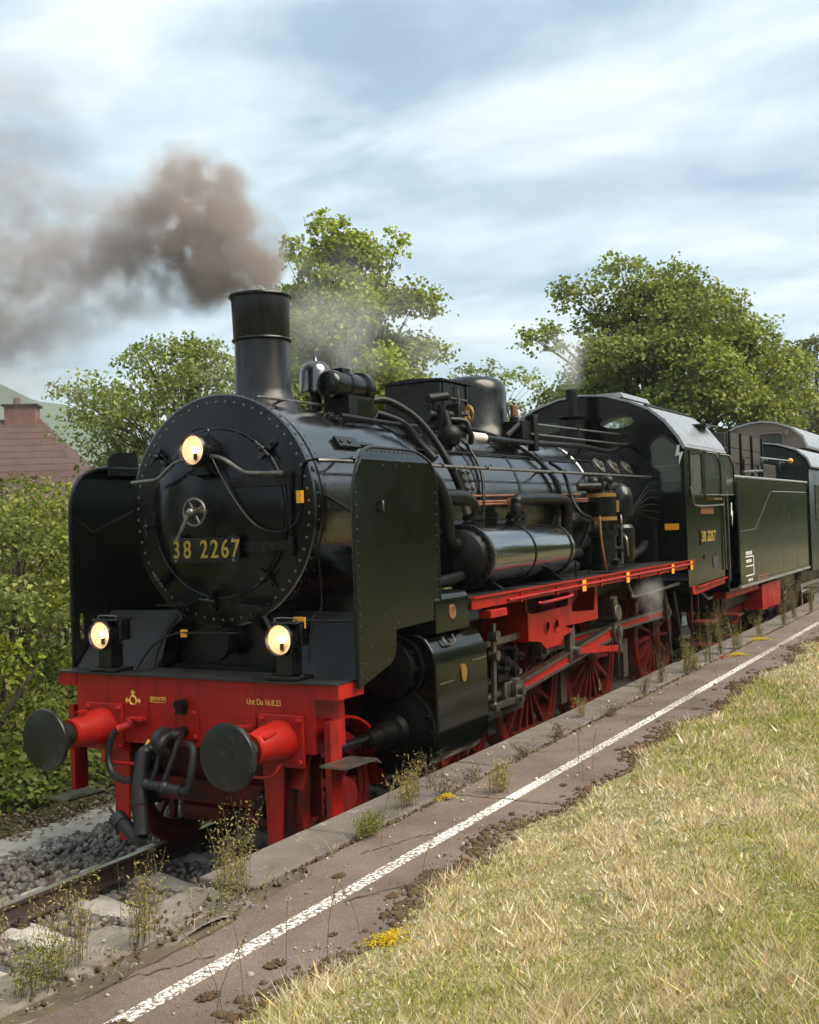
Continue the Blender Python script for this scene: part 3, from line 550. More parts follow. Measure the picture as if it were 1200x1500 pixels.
# ---- smoke deflectors
DP = rounded([(.20, 3.165), (1.47, 3.165), (1.465, 1.80), (.742, 1.785), (.73, 1.56), (.19, 1.41)], [.42, .38, .02, .015, .32, .01], 10)
def deflector(s):
    holes = [rounded([(.27, 1.70), (.315, 1.70), (.315, 1.92), (.27, 1.92)], .022, 4)] if s < 0 else []
    d = plate('smoke_deflector', DP, holes, 'x', s*1.42, .010, 'green_black', loco)
    me = d.data
    bm = bmesh.new(); bm.from_mesh(me); bmesh.ops.bisect_plane(bm, geom=bm.verts[:]+bm.edges[:]+bm.faces[:], plane_co=(0, 0, 3.065), plane_no=(0, 0, 1)); bm.to_mesh(me); bm.free()
    def bend(v):
        if v[2] > 3.0651: v[0] -= s*(v[2]-3.065)*.55
        return v
    for q in me.vertices: q.co = bend(list(q.co))
    me.shade_smooth(); me.set_sharp_from_angle(angle=R(20))
    pts = [bend([s*1.42, y, z]) for y, z in DP]; i = max(range(len(DP)), key=lambda k: (DP[k][1] < 1.45)*10-DP[k][0])
    loop = [pts[-1]]+pts[:23]
    part('edge_bead', MB().tube(loop, .016, 8, 1), 'black_paint', d)
    b = MB()
    for y, z in DP:
        pass
    def riv(y, z): p = bend([s*1.426, y, z]); b.bolt(p, (s, 0, 0), .0095, .008)
    for k in range(16): riv(.232, 1.5+k*.088)
    for k in range(12): riv(1.435, 1.86+k*.088)
    for k in range(12): riv(.48+k*.065, 3.14)
    for k in range(4): riv(.78+k*.17, 1.825)
    for (y, z) in ((.30, 1.47), (.45, 1.52), (.28, 1.58), (.60, 1.57), (.38, 1.70), (.68, 1.68), (.47, 1.80), (.70, 1.80), (.57, 1.90)): riv(y, z)
    for k in range(5): riv(.62+k*.10, 3.03+.03*(k % 2)-.0)
    kind(part('plate_rivets', b, 'rivet_black', d), 'stuff')
    if s > 0:
        part('ring_handle', MB().tube([(1.428, .60, 2.76), (1.45, .57, 2.75), (1.45, .57, 2.69), (1.428, .60, 2.68)], .008, 6), 'steel', d)
    else:
        q = MB(); pr = rounded([(.58, 3.10), (.60, 3.30), (.94, 3.31), (.98, 3.10)], [0, .12, .02, 0], 6); q.prism(pr, 'x', -1.36, -1.352); part('top_lug', q, 'black_paint', d)
    for (y, z, y1, z1) in ((.45, 2.6, .62, 2.95), (1.25, 2.6, 1.3, 2.95)):
        part('stay', MB().cyl((s*1.41, y, z), (s*.86, y1, z1-.1), .016, n=8), 'black_dull', d)
    return d
deflector(1); deflector(-1)

# ---- chimney, bell, generator, sand box, dome
ch = part('chimney', MB().lathe([(-.06, .36), (-.02, .33), (.03, .285), (.08, .252), (.14, .236), (.56, .231), (.57, .238), (.92, .250), (.92, .222), (.2, .20), (.2, 0)], (0, 1.07, 3.62), (0, 0, 1), 48), 'chimney_black')
part('chimney_cap', MB().ring((0, 1.07, 4.555), (0, 0, 1), .253, .016, 48, 8), 'black_paint', ch); part('chimney_band', MB().ring((0, 1.07, 4.185), (0, 0, 1), .241, .014, 48, 8), 'black_paint', ch)
b = MB()
for k in range(14):
    a = 2*PI*k/14; b.bolt((.32*math.cos(a), 1.07+.32*math.sin(a), 3.625-.05*math.cos(a)**2), (0, 0, 1), .018, .018)
kind(part('flange_bolts', b, 'rivet_black', ch), 'stuff')
bell = part('bell', MB().lathe([(0, .155), (.02, .16), (.05, .15), (.20, .143), (.25, .125), (.285, .09), (.305, .03), (.32, .022), (.355, .018), (.36, 0)], (0, 1.86, 3.80), (0, 0, 1), 32), 'boiler_black')
part('bell_stand', MB().cyl((0, 1.86, 3.6), (0, 1.86, 3.82), .055, n=14), 'black_dull', bell)
g = part('turbo_generator', MB().lathe([(0, 0), (0, .085), (.012, .108), (.04, .124), (.07, .128), (.24, .128), (.25, .145), (.30, .145), (.31, .122), (.52, .122), (.53, .15), (.60, .15), (.61, .10), (.66, .10), (.67, .05), (.74, .05), (.74, 0)], (.35, 1.50, 3.83), Yd, 32), 'black_paint')
part('generator_foot', MB().box(.22, .48, 1.66, 2.1, 3.5, 3.74), 'black_dull', g); b = MB().box(.46, .485, 1.80, 2.05, 3.42, 3.72); part('generator_plate', b, 'green_black', g, bevel=.005)
part('generator_box', MB().box(.28, .42, 1.68, 1.80, 3.9, 3.985), 'black_paint', g, bevel=.008)
sb_ = part('sand_box', MB().box(-.34, .34, 3.66, 4.32, 3.50, 4.075), 'black_paint', bevel=.012)
b = MB().prism([(-.38, 4.072), (.38, 4.072), (.38, 4.09), (0, 4.115), (-.38, 4.09)], 'y', 3.62, 4.36); part('sand_lid', b, 'black_paint', sb_)
for y in (3.72, 4.26): part('corner_strip', MB().box(.335, .352, y-.02, y+.02, 3.56, 4.07), 'black_paint', sb_)
part('latch_rod', MB().tube([(.36, 4.0, 4.04), (.37, 4.02, 3.86), (.37, 4.0, 3.74)], .012, 6), 'steel', sb_); part('latch_rod', MB().cyl((.355, 3.86, 3.9), (.355, 4.24, 3.9), .010, n=8), 'steel', sb_)
dm = part('steam_dome', MB().lathe([(-.1, .47), (.0, .44), (.06, .41), (.45, .405), (.52, .395), (.58, .36), (.62, .29), (.64, .18), (.645, 0)], (0, 5.08, 3.63), (0, 0, 1), 44), 'black_paint')

# ---- boiler barrel, firebox, bands
bo = part('boiler', MB().lathe([(2.26, .80), (2.26, .868), (6.60, .868), (6.62, .885), (8.74, .885)], (0, 0, BZ), Yd, 72), 'boiler_black')
for y in (2.34, 3.42, 4.47, 5.5, 6.58): part('boiler_band', MB().lathe([(y-.03, .866), (y-.03, .874), (y+.03, .874), (y+.03, .866)], (0, 0, BZ), Yd, 64), 'black_paint', bo)
b = MB()
for y in (2.9, 3.95, 5.0, 6.05):
    for a in (.62, 1.05, 1.45): p = Vector(bsurf(y, a, .868)); b.bolt(p, p-Vector((0, y, BZ)), .018, .012)
kind(part('cladding_screws', b, 'rivet_black', bo), 'stuff')
p = MB(); c0 = Vector(bsurf(3.16, 1.29, .868)); n0 = Vector((math.sin(1.29), 0, math.cos(1.29))); t0 = Vector((-math.cos(1.29), 0, math.sin(1.29)))
p.beam(c0+t0*-.12, c0+t0*.12, .16, .06, n0)
for i in (-1, 0, 1):
    for j in (-1, 1): p.bolt(c0+t0*i*.085+Vector((0, j*.055, 0))+n0*.03, n0, .027, .035)
part('boiler_check_valve', p, 'rivet_black', bo)
for (y, a) in ((7.38, .93), (7.95, .93), (8.5, .93)):
    c0 = Vector(bsurf(y, a, .885)); n0 = Vector((math.sin(a), 0, math.cos(a))); part('washout_plug', MB().lathe([(-.005, .12), (.012, .12), (.02, .10), (.012, .05), (.05, .04), (.05, 0)], c0, n0, 20), 'steel', bo)
def run(name, r, pts, mat, parent=None, n=8, sub=6): return part(name, MB().tube(pts, r, n, sub), mat, parent or loco)
# rails and pipes on the boiler
run('handrail', .016, [(.93, .46, 3.09), (.985, .60, 3.09), (.985, 8.74, 3.13)], 'steel', sub=1)
for y in (.9, 2.4, 3.35, 5.05, 6.6, 8.2): part('handrail_bracket', MB().cyl((.78, y, 3.11), (.985, y, 3.11), .013, n=8).sph((.985, y, 3.11), .026, 10, 6), 'black_paint')
run('conduit', .010, [bsurf(2.45, .93, .885), bsurf(4.5, .90, .885), bsurf(7.1, .87, .90)], 'black_dull', sub=1)
run('copper_pipe', .012, [bsurf(2.6, 1.47, .885), bsurf(4.2, 1.45, .885), bsurf(6.2, 1.42, .885)], 'copper', sub=1)
b = MB()
for k in range(2): b.tube([bsurf(3.2, 1.56-.03*k, .89), bsurf(6.9, 1.51-.03*k, .905)], .013, 8, 1)
part('copper_pipe_bundle', b, 'copper')
q = MB()
for k in range(4): q.cyl(bsurf(4.08+k*.085, 1.50, .90), bsurf(4.14+k*.085, 1.58, .95), .022, n=8)
q.beam(bsurf(4.0, 1.54, .90), bsurf(4.42, 1.54, .90), .10, .03, (1, 0, 0)); part('check_valve_block', q, 'copper')
run('steam_pipe', .036, [(.40, 2.15, 3.72), (.50, 2.3, 3.73), (.66, 2.52, 3.58), (.80, 2.66, 3.34), (.93, 2.74, 3.05), (.99, 2.82, 2.80)], 'black_dull', n=12)
part('pipe_joint', MB().cyl((.985, 2.80, 2.84), (1.0, 2.86, 2.66), .045, n=12), 'steel')
run('steam_pipe', .045, [(.35, 2.35, 3.62), (.52, 2.5, 3.53), (.64, 2.6, 3.36), (.80, 2.62, 3.18)], 'black_dull', n=12)
run('thin_pipe', .024, [bsurf(1.45, .58, .95), bsurf(2.3, .60, .94), bsurf(3.0, .58, .94), bsurf(3.6, .50, .95)], 'black_dull')
run('thin_pipe', .017, [bsurf(3.55, .60, .92), bsurf(3.62, .78, .90), bsurf(3.56, 1.15, .895), bsurf(3.44, 1.5, .90), (.90, 3.38, 2.50), (.98, 3.25, 2.45)], 'black_dull')
run('thin_pipe', .024, [bsurf(3.8, .33, .95), bsurf(4.4, .45, .93), bsurf(4.8, .62, .92), bsurf(5.2, .95, .915), bsurf(5.45, 1.35, .915), (.93, 5.5, 2.5)], 'black_dull')
run('thin_pipe', .022, [bsurf(5.5, 1.0, .93), bsurf(5.75, 1.15, .93), bsurf(5.75, 1.5, .95), (1.05, 5.75, 2.64), (1.13, 5.86, 2.58)], 'black_dull')
run('injector_pipe', .035, [bsurf(3.75, .74, .98), bsurf(5.0, .74, .98), bsurf(6.9, .70, 1.0), (.66, 7.9, 3.48), (.66, 8.35, 3.56), (.66, 8.74, 3.62)], 'black_dull', n=12)
part('pipe_lagging', MB().cyl(bsurf(3.68, .74, .98), bsurf(4.0, .74, .98), .047, n=14), 'pipe_wrap')
run('upper_rail', .014, [(.55, 5.3, 3.715), (.58, 8.74, 3.76)], 'steel', sub=1); run('upper_rail', .013, [(.68, 5.2, 3.57), (.70, 8.6, 3.60)], 'steel', sub=1)
part('rail_post', MB().cyl((.58, 7.0, 3.42), (.58, 7.0, 3.75), .014, n=8), 'black_dull')
# valves on top
b = MB().cyl((.46, 3.15, 3.66), (.62, 3.55, 3.67), .055, n=14); b.cyl((.50, 3.22, 3.66), (.50, 3.22, 3.84), .04, n=12); b.cyl((.48, 3.12, 3.82), (.56, 3.36, 3.86), .045, n=12)
b.box(.42, .58, 3.2, 3.28, 3.56, 3.76); b.box(.52, .66, 3.42, 3.5, 3.56, 3.78); b.cyl((.60, 3.50, 3.67), (.66, 3.62, 3.68), .018, n=8); b.sph((.62, 3.3, 3.45), .12, 12, 8); b.cyl((.62, 3.3, 3.45), (.56, 3.3, 3.7), .05, n=12)
b.tube([(.6, 3.35, 3.62), (.70, 3.5, 3.60), (.74, 3.52, 3.46), (.66, 3.68, 3.40)], .03, 8); vg = part('valve_group', b, 'black_dull')
b = MB().ring((.67, 3.64, 3.69), (.55, .83, .05), .082, .013, 24, 8)
for k in range(5):
    u_, v_, _ = basis((.55, .83, .05)); a = 2*PI*k/5; b.cyl((.67, 3.64, 3.69), Vector((.67, 3.64, 3.69))+(u_*math.cos(a)+v_*math.sin(a))*.08, .008, n=6)
part('valve_handwheel', b, 'brass', vg)
b = MB().box(.42, .66, 5.02, 5.34, 3.50, 3.72); b.cyl((.6, 4.7, 3.52), (.62, 5.15, 3.74), .03, n=10); b.box(.60, .70, 5.28, 5.40, 3.38, 3.80); b.cyl((.5, 5.15, 3.7), (.5, 5.15, 3.78), .05, n=12)
sv = part('safety_valve', b, 'black_dull', bevel=.01); part('whistle_cup', MB().lathe([(0, .03), (.02, .045), (.13, .045), (.15, .02), (.16, 0)], (.5, 5.16, 3.77), (0, 0, 1), 14), 'copper', sv)
run('whistle_pipe', .01, [(.48, 5.08, 3.76), (.47, 5.04, 3.92), (.5, 5.10, 3.95), (.52, 5.16, 3.91)], 'steel', sv)
b = MB().cyl((0, 8.32, 3.55), (0, 8.32, 4.42), .085, n=18); b.cyl((0, 8.32, 4.02), (0, 8.32, 4.05), .22, n=18)
for s in (-.13, .13):
    for k in range(4): b.cyl((s, 8.3, 3.80+k*.06), (s, 8.3, 3.835+k*.06), .06, n=14)
b.cyl((0, 8.32, 3.55), (0, 8.32, 3.98), .17, n=18); part('safety_valve_stack', b, 'black_dull')

# ---- feed-water heater drum on the running board
dr = part('feedwater_drum', MB().lathe([(2.58, .272), (4.66, .272), (4.71, .262), (4.76, .20), (4.77, 0)], (1.10, 0, 2.26), Yd, 48), 'drum_black')
for y in (2.60, 2.66, 3.62, 4.60): part('drum_strap', MB().lathe([(y-.014, .27), (y-.014, .279), (y+.014, .279), (y+.014, .27)], (1.10, 0, 2.26), Yd, 40), 'steel' if y < 3 else 'black_paint', dr)
b = MB().lathe([(2.58, .305), (2.54, .305), (2.53, .26), (2.47, .24), (2.42, .16), (2.40, 0)], (1.10, 0, 2.26), Yd, 40)
for k in range(20): a = 2*PI*k/20; b.bolt((1.10+.283*math.cos(a), 2.54, 2.26+.283*math.sin(a)), (0, -1, 0), .018, .022)
b.beam((1.10, 2.41, 2.05), (1.10, 2.41, 2.47), .05, .05, Yd); part('drum_end_cover', b, 'black_dull', dr)
for y in (2.85, 4.35):
    b = MB().prism([(.80, 1.94), (1.36, 1.94), (1.20, 2.05), (.95, 2.05)], 'y', y-.02, y+.02); part('drum_saddle', b, 'black_dull', dr)
for y in (2.95, 3.95):
    b = MB().cyl((1.02, y, 2.48), (1.02, y, 2.58), .11, n=20); b.cyl((1.02, y, 2.60), (1.02, y, 2.64), .11, n=20)
    for k in range(6): a = k*PI/3; b.cyl((1.02+.085*math.cos(a), y+.085*math.sin(a), 2.55), (1.02+.085*math.cos(a), y+.085*math.sin(a), 2.67), .015, n=7)
    part('pipe_flange', b, 'black_dull', dr)
run('heater_pipe', .075, [(1.02, 2.95, 2.62), (1.02, 2.93, 2.72), (1.0, 2.82, 2.80), (.96, 2.5, 2.82), (.94, 2.1, 2.82)], 'black_dull', n=14)
run('heater_pipe', .065, [(1.02, 3.95, 2.62), (1.02, 3.97, 2.74), (1.02, 4.1, 2.80), (1.0, 5.2, 2.80), (.98, 5.45, 2.72), (.96, 5.5, 2.4), (.96, 5.52, 2.0)], 'black_dull', n=14)
run('heater_pipe', .06, [(1.10, 2.46, 2.38), (1.12, 2.3, 2.38), (1.15, 2.18, 2.46), (1.16, 2.12, 2.75), (1.12, 1.95, 3.0), (1.0, 1.8, 3.1)], 'black_dull', n=12)
run('heater_pipe', .05, [(1.12, 2.5, 2.10), (1.15, 2.2, 2.08), (1.15, 1.7, 2.06)], 'black_dull', n=12)
run('heater_pipe', .06, [(1.10, 4.7, 2.16), (1.10, 5.1, 2.17), (1.08, 5.55, 2.18)], 'black_dull', n=12)
b = MB().cyl((1.1, 4.75, 2.02), (1.1, 5.35, 2.04), .065, n=14); b.beam((1.3, 4.85, 1.95), (1.3, 5.3, 1.95), .02, .02); b.cyl((1.3, 4.86, 1.93), (1.3, 4.86, 2.1), .012, n=6); b.cyl((1.3, 5.28, 1.93), (1.3, 5.28, 2.0), .012, n=6); part('lubricator_pipe', b, 'black_dull')
# ---- air pump and feed pump
b = MB().lathe([(0, .17), (.02, .185), (.06, .185), (.07, .155), (.40, .155), (.41, .18), (.46, .18), (.47, .10), (.50, .05), (.72, .05)], (1.20, 6.06, 1.95), (0, 0, 1), 28)
for k in range(4): a = k*PI/2+.5; b.cyl((1.20+.12*math.cos(a), 6.06+.12*math.sin(a), 2.38), (1.20+.12*math.cos(a), 6.06+.12*math.sin(a), 2.60), .018, n=8)
for k in range(8): a = k*PI/4; b.bolt((1.20+.165*math.cos(a), 6.06+.165*math.sin(a), 2.41), (0, 0, 1), .02, .025)
b.cyl((1.34, 6.0, 2.05), (1.42, 5.98, 2.05), .04, n=10); b.cyl((1.34, 6.12, 2.2), (1.42, 6.14, 2.2), .04, n=10)
pu = part('air_pump', b, 'black_paint')
part('pump_cylinder', MB().lathe([(2.56, .14), (2.57, .165), (2.86, .165), (2.87, .14), (2.90, .05), (2.90, 0)], (1.20, 6.06, 0), (0, 0, 1), 28), 'green_black', pu)
for z in (2.565, 2.845): part('brass_band', MB().lathe([(z-.022, .160), (z-.022, .171), (z+.022, .171), (z+.022, .160)], (1.20, 6.06, 0), (0, 0, 1), 28), 'brass', pu)
part('pump_nameplate', MB().box(1.355, 1.367, 6.10, 6.19, 2.64, 2.78), 'brass', pu)
b = MB().cyl((1.1, 5.95, 2.9), (1.18, 6.3, 2.98), .06, n=12); b.sph((1.12, 6.0, 3.0), .075, 12, 8); b.sph((1.2, 6.3, 3.02), .07, 12, 8); b.cyl((1.2, 6.06, 2.86), (1.2, 6.06, 3.05), .035, n=10); b.cyl((1.0, 5.8, 2.95), (1.2, 6.0, 2.95), .05, n=12); b.cyl((1.2, 6.2, 2.95), (1.18, 6.62, 2.97), .045, n=12); part('pump_head', b, 'black_dull', pu)
b = MB().lathe([(0, .14), (.05, .16), (.42, .16), (.46, .13), (.47, .05), (.56, .05), (.57, .15), (.80, .155), (.92, .12), (.98, .05), (.99, 0)], (1.12, 6.98, 2.02), (0, 0, 1), 24); part('feed_pump', b, 'black_paint')
run('thin_pipe', .014, [(1.28, 5.74, 2.6), (1.30, 5.72, 2.3), (1.32, 5.76, 2.05), (1.30, 5.86, 1.96)], 'copper'); run('thin_pipe', .016, [(1.22, 6.66, 2.6), (1.24, 6.62, 2.5), (1.24, 6.60, 2.0)], 'steel')
run('thin_pipe', .022, [(1.22, 6.9, 2.1), (1.27, 6.72, 2.12), (1.27, 6.7, 2.3), (1.2, 6.8, 2.36)], 'steel'); run('feed_pipe', .055, [(1.1, 7.1, 2.05), (1.1, 7.6, 2.1), (1.05, 8.0, 2.14), (1.0, 8.3, 2.2)], 'black_dull', n=12)
for k in range(6): run('oil_line', .006, [(.93, 7.3, 2.62+.015*k), (1.0, 7.9, 2.64+.02*k), (1.08, 8.3, 2.56+.09*k), (1.1, 8.73, 2.52+.1*k)], 'black_dull')

# ---- running boards
RB = [(1.98, 1.905), (3.0, 1.91), (9.0, 1.93)]
for s in (1, -1):
    rb = part('running_board', MB().box(min(s*.74, s*1.44), max(s*.74, s*1.44), 1.98, 8.98, 1.905, 1.922), 'deck_black')
    pr = rounded([(1.98, 1.925), (9.06, 1.93), (9.10, 1.53), (10.88, 1.575), (10.88, 1.49), (8.98, 1.43), (8.90, 1.825), (1.98, 1.825)], [0, .03, .12, 0, 0, .16, .12, 0], 6)
    va = part('valance', MB().prism(pr, 'x', s*1.438, s*1.456), 'red_paint', rb)
    part('valance_lip', MB().beam((s*1.46, 1.98, 1.925), (s*1.46, 9.05, 1.932), .05, .012), 'red_paint', rb)
    part('cab_step_lip', MB().beam((s*1.47, 9.12, 1.535), (s*1.47, 10.9, 1.578), .06, .014), 'red_paint', rb)
    if s > 0:
        for k, y in enumerate((4.62, 6.08, 7.95, 8.88)): part('warning_tag', MB().box(1.476, 1.484, y-.055, y+.055, 1.80, 1.925), 'yellow_tag', rb)
        run('conduit', .014, [(1.47, 2.7, 1.855), (1.475, 4.6, 1.868), (1.475, 8.95, 1.885)], 'red_paint', rb, sub=1); run('conduit', .012, [(1.474, 4.7, 1.872), (1.474, 8.9, 1.889)], 'white_paint' if 0 else 'red_paint', rb, sub=1)
        run('conduit', .016, [(1.44, 3.45, 1.775), (1.46, 3.55, 1.765), (1.46, 4.25, 1.775), (1.45, 4.32, 1.80)], 'red_paint', rb)
        part('oil_box', MB().box(1.36, 1.49, 2.28, 2.62, 1.725, 1.795), 'red_paint', rb, bevel=.006)
        for y in (3.0, 3.9, 5.2, 6.6, 7.4): part('valance_clip', MB().box(1.456, 1.472, y-.02, y+.02, 1.815, 1.90), 'red_paint', rb)
        for y in (2.95, 3.7, 4.5): part('board_seam', MB().beam((.85, y, 1.926), (1.42, y+.15, 1.926), .02, .006), 'black_dull', rb)

# ---- cylinders
for s in (1, -1):
    def X(a, b_): return (min(s*a, s*b_), max(s*a, s*b_))
    prof = rounded([(.75, .56), (1.30, .56), (1.455, .80), (1.455, 1.50), (1.34, 1.68), (.75, 1.68)], [0, .2, .25, .14, .08, 0], 6)
    cyb = part('cylinder_casing', MB().prism([(s*x, z) for x, z in prof], 'y', 1.30, 2.24), 'green_black', bevel=.012)
    prof = rounded([(.75, 1.684), (1.435, 1.684), (1.435, 2.005), (.75, 2.005)], [0, .01, .09, 0], 6)
    part('valve_chest_casing', MB().prism([(s*x, z) for x, z in prof], 'y', 1.36, 1.96), 'green_black', cyb, bevel=.01)
    b = MB().lathe([(1.30, .36), (1.26, .36), (1.25, .30), (1.225, .27), (1.205, .16), (1.15, .14), (1.13, .105), (.98, .10), (.96, .075), (.82, .07), (.80, .045), (.79, 0)], (s*1.08, 0, .90), Yd, 36)
    for k in range(16): a = 2*PI*k/16; b.bolt((s*1.08+.33*math.cos(a), 1.26, .90+.33*math.sin(a)), (0, -1, 0), .022, .025)
    part('cylinder_cover', b, 'shaded_black', cyb)
    part('tail_rod', MB().cyl((s*1.08, .36, .92), (s*1.08, .80, .92), .034, n=14), 'steel' if 0 else 'black_paint', cyb)
    b = MB().lathe([(1.30, .25), (1.25, .25), (1.245, .20), (1.14, .19), (1.135, .235), (1.10, .235), (1.08, .16), (1.04, .10), (1.04, 0)], (s*1.10, 0, 1.42), Yd, 30)
    for k in range(10): a = 2*PI*k/10; b.beam((s*1.10+.21*math.cos(a), 1.12, 1.42+.21*math.sin(a)), (s*1.10+.21*math.cos(a), 1.25, 1.42+.21*math.sin(a)), .03, .03)
    part('valve_cover', b, 'shaded_black', cyb)
    b = MB().lathe([(2.24, .30), (2.30, .30), (2.32, .2), (2.42, .14), (2.50, .08), (2.50, 0)], (s*1.08, 0, .90), Yd, 28); b.lathe([(2.24, .2), (2.34, .2), (2.36, .12), (2.6, .07), (2.6, 0)], (s*1.10, 0, 1.42), Yd, 24); part('rear_cover', b, 'black_dull', cyb)
    b = MB().cyl((s*1.08, 2.45, .90), (s*1.08, 3.4, .90), .04, n=12); part('piston_rod', b, 'steel', cyb)
    if s > 0:
        part('maker_badge', MB().lathe([(0, .062), (.008, .062), (.012, .05), (.009, .045), (.009, 0)], (1.436, 1.64, 1.84), (1, 0, 0), 24), 'copper', cyb)
        part('drain_badge', MB().add([(1.457+d, 1.77+.05*math.cos(k*PI/10), 1.32+.075*math.sin(k*PI/10)) for d in (0, .01) for k in range(20)], [tuple(range(20))[::-1], tuple(range(20, 40))]+[(k, (k+1) % 20, 20+(k+1) % 20, 20+k) for k in range(20)]), 'brass', cyb)
        part('grab_handle', MB().tube([(1.40, 1.52, 1.64), (1.43, 1.53, 1.58), (1.43, 1.68, 1.585), (1.40, 1.69, 1.65)], .01, 6), 'steel', cyb)
        for (y0, y1, z) in ((1.34, 1.60, 1.28), (1.94, 2.22, 1.40)): part('cover_strip', MB().beam((1.458, y0, z), (1.458, y1, z), .006, .012), 'steel', cyb)

# ---- motion
AX = (4.43, 6.38, 9.01)
for s in (1, -1):
    if s < 0: continue
    b = MB()
    for z in (1.06, .72): b.beam((1.08, 2.5, z), (1.08, 3.72, z), .09, .05)
    part('slide_bar', b, 'steel')
    b = MB().box(.99, 1.17, 3.22, 3.62, .76, 1.02); b.cyl((1.0, 3.42, .90), (1.22, 3.42, .90), .09, n=16); part('crosshead', b, 'steel', bevel=.015)
    def rod(p0, p1, h0, h1, wdt, name):
        p0, p1 = Vector(p0), Vector(p1); d = (p1-p0).normalized(); n = Vector((0, -d.z, d.y)); m = MB()
        q0, q1 = p0+d*.12, p1-d*.14
        for off, th, mat in ((0, wdt, 'red'),):
            pass
        x = p0.x; poly = [q0+n*h0/2, q1+n*h1/2, q1-n*h1/2, q0-n*h0/2]
        m.prism([(q.y, q.z) for q in poly], 'x', x-wdt*.25, x+wdt*.25); r_ = part(name, m, 'red_paint')
        e = MB()
        for sg in (1, -1):
            P4 = [q0+n*sg*h0/2, q1+n*sg*h1/2, q1+n*sg*(h1/2-.03), q0+n*sg*(h0/2-.03)]; e.prism([(q.y, q.z) for q in P4], 'x', x-wdt/2, x+wdt/2)
        for q, h in ((p0, .10), (p1, .13)): e.cyl((x-wdt*.6, q.y, q.z), (x+wdt*.75, q.y, q.z), h, n=20); e.cyl((x-wdt, q.y, q.z), (x+wdt*1.3, q.y, q.z), .05, n=14)
        part('rod_ends', e, 'steel', r_); return r_
    rod((1.16, 3.42, .92), (1.16, AX[1], 1.19), .13, .17, .09, 'connecting_rod')
    rod((1.02, AX[0], 1.19), (1.02, AX[1], 1.19), .11, .11, .075, 'coupling_rod'); rod((1.02, AX[1], 1.19), (1.02, AX[2], 1.19), .11, .13, .075, 'coupling_rod')
    b = MB().beam((1.24, AX[1], 1.19), (1.24, AX[1]-.02, .98), .05, .1, Yd); b.cyl((1.1, AX[1], 1.19), (1.27, AX[1], 1.19), .075, n=16); part('eccentric_crank', b, 'steel')
    b = MB().beam((1.24, 4.95, 1.12), (1.24, 6.36, .99), .03, .07); r_ = part('eccentric_rod', b, 'red_paint'); part('rod_end', MB().cyl((1.2, 6.36, .99), (1.28, 6.36, .99), .06, n=14), 'steel', r_); part('rod_end', MB().cyl((1.2, 4.95, 1.12), (1.28, 4.95, 1.12), .05, n=14), 'steel', r_)
    b = MB().prism([(4.82, .98), (4.95, 1.08), (4.98, 1.35), (4.88, 1.72), (4.78, 1.72), (4.84, 1.35)], 'x', 1.14, 1.22); part('expansion_link', b, 'steel', bevel=.01)
    b = MB().beam((1.14, 2.5, 1.42), (1.14, 4.9, 1.44), .04, .06); part('valve_rod', b, 'steel')
    b = MB().beam((1.22, 2.88, 1.62), (1.22, 2.84, .84), .03, .06, Yd); b.cyl((1.18, 2.88, 1.50), (1.27, 2.88, 1.50), .055, n=12); b.cyl((1.18, 2.87, 1.32), (1.27, 2.87, 1.32), .05, n=12); b.cyl((1.19, 2.84, .84), (1.26, 2.84, .84), .045, n=12); part('combination_lever', b, 'steel')
    b = MB().beam((1.22, 2.84, .84), (1.22, 3.40, .84), .03, .055); b.cyl((1.18, 3.40, .84), (1.27, 3.40, .84), .045, n=12); part('union_link', b, 'steel')
    b = MB()
    for (x, y, z, r) in ((1.2, 3.1, 1.22, .07), (1.22, 3.25, 1.28, .05), (1.22, 3.02, 1.16, .04), (1.2, 3.3, 1.12, .06), (1.24, 3.2, 1.34, .03), (1.22, 3.38, 1.26, .04)):
        b.cyl((x-.06, y, z), (x+.06, y, z), r, n=10); b.bolt((x+.06, y, z), (1, 0, 0), r*.5, .03)
    b.box(1.1, 1.2, 2.98, 3.42, 1.05, 1.32); part('lubricator', b, 'black_dull')
    # red motion bracket with two round holes
    out = rounded([(3.62, 1.66), (4.74, 1.60), (4.76, 1.44), (5.62, 1.40), (5.64, 1.80), (5.58, 1.80), (5.56, 1.50), (4.80, 1.53), (4.80, 1.80), (4.74, 1.80), (4.73, 1.40), (4.50, 1.30), (4.35, 1.24), (4.1, 1.24), (3.95, 1.33), (3.62, 1.36)], [.01, .0, .0, .02, .02, .0, .05, .05, 0, 0, .06, .1, .1, .1, .1, .01], 4)
    out = [(3.62, 1.66), (3.75, 1.63), (4.70, 1.64), (4.76, 1.80), (4.83, 1.80), (4.83, 1.56), (5.53, 1.52), (5.57, 1.80), (5.64, 1.80), (5.63, 1.41), (4.86, 1.42), (4.74, 1.34), (4.58, 1.33), (4.47, 1.25), (4.05, 1.25), (3.93, 1.33), (3.62, 1.37)]
    br = plate('motion_bracket', out, [circ(4.10, 1.46, .062, 20), circ(4.35, 1.465, .062, 20)], 'x', 1.24, .025, 'red_paint', loco, .004)
    for y in (4.10, 4.35): part('hole_rim', MB().ring((1.255, y, 1.462), (1, 0, 0), .068, .010, 24, 6), 'red_paint', br)
    part('bracket_web', MB().box(.75, 1.235, 3.62, 3.645, 1.36, 1.80), 'red_paint', br); part('bracket_web', MB().box(.75, 1.235, 5.60, 5.625, 1.40, 1.80), 'red_paint', br)
    b = MB().beam((1.1, 4.90, 1.55), (1.1, 5.35, 1.78), .04, .14); b.cyl((1.06, 4.95, 1.58), (1.15, 4.95, 1.58), .09, n=14); part('reverser_arm', b, 'red_paint')
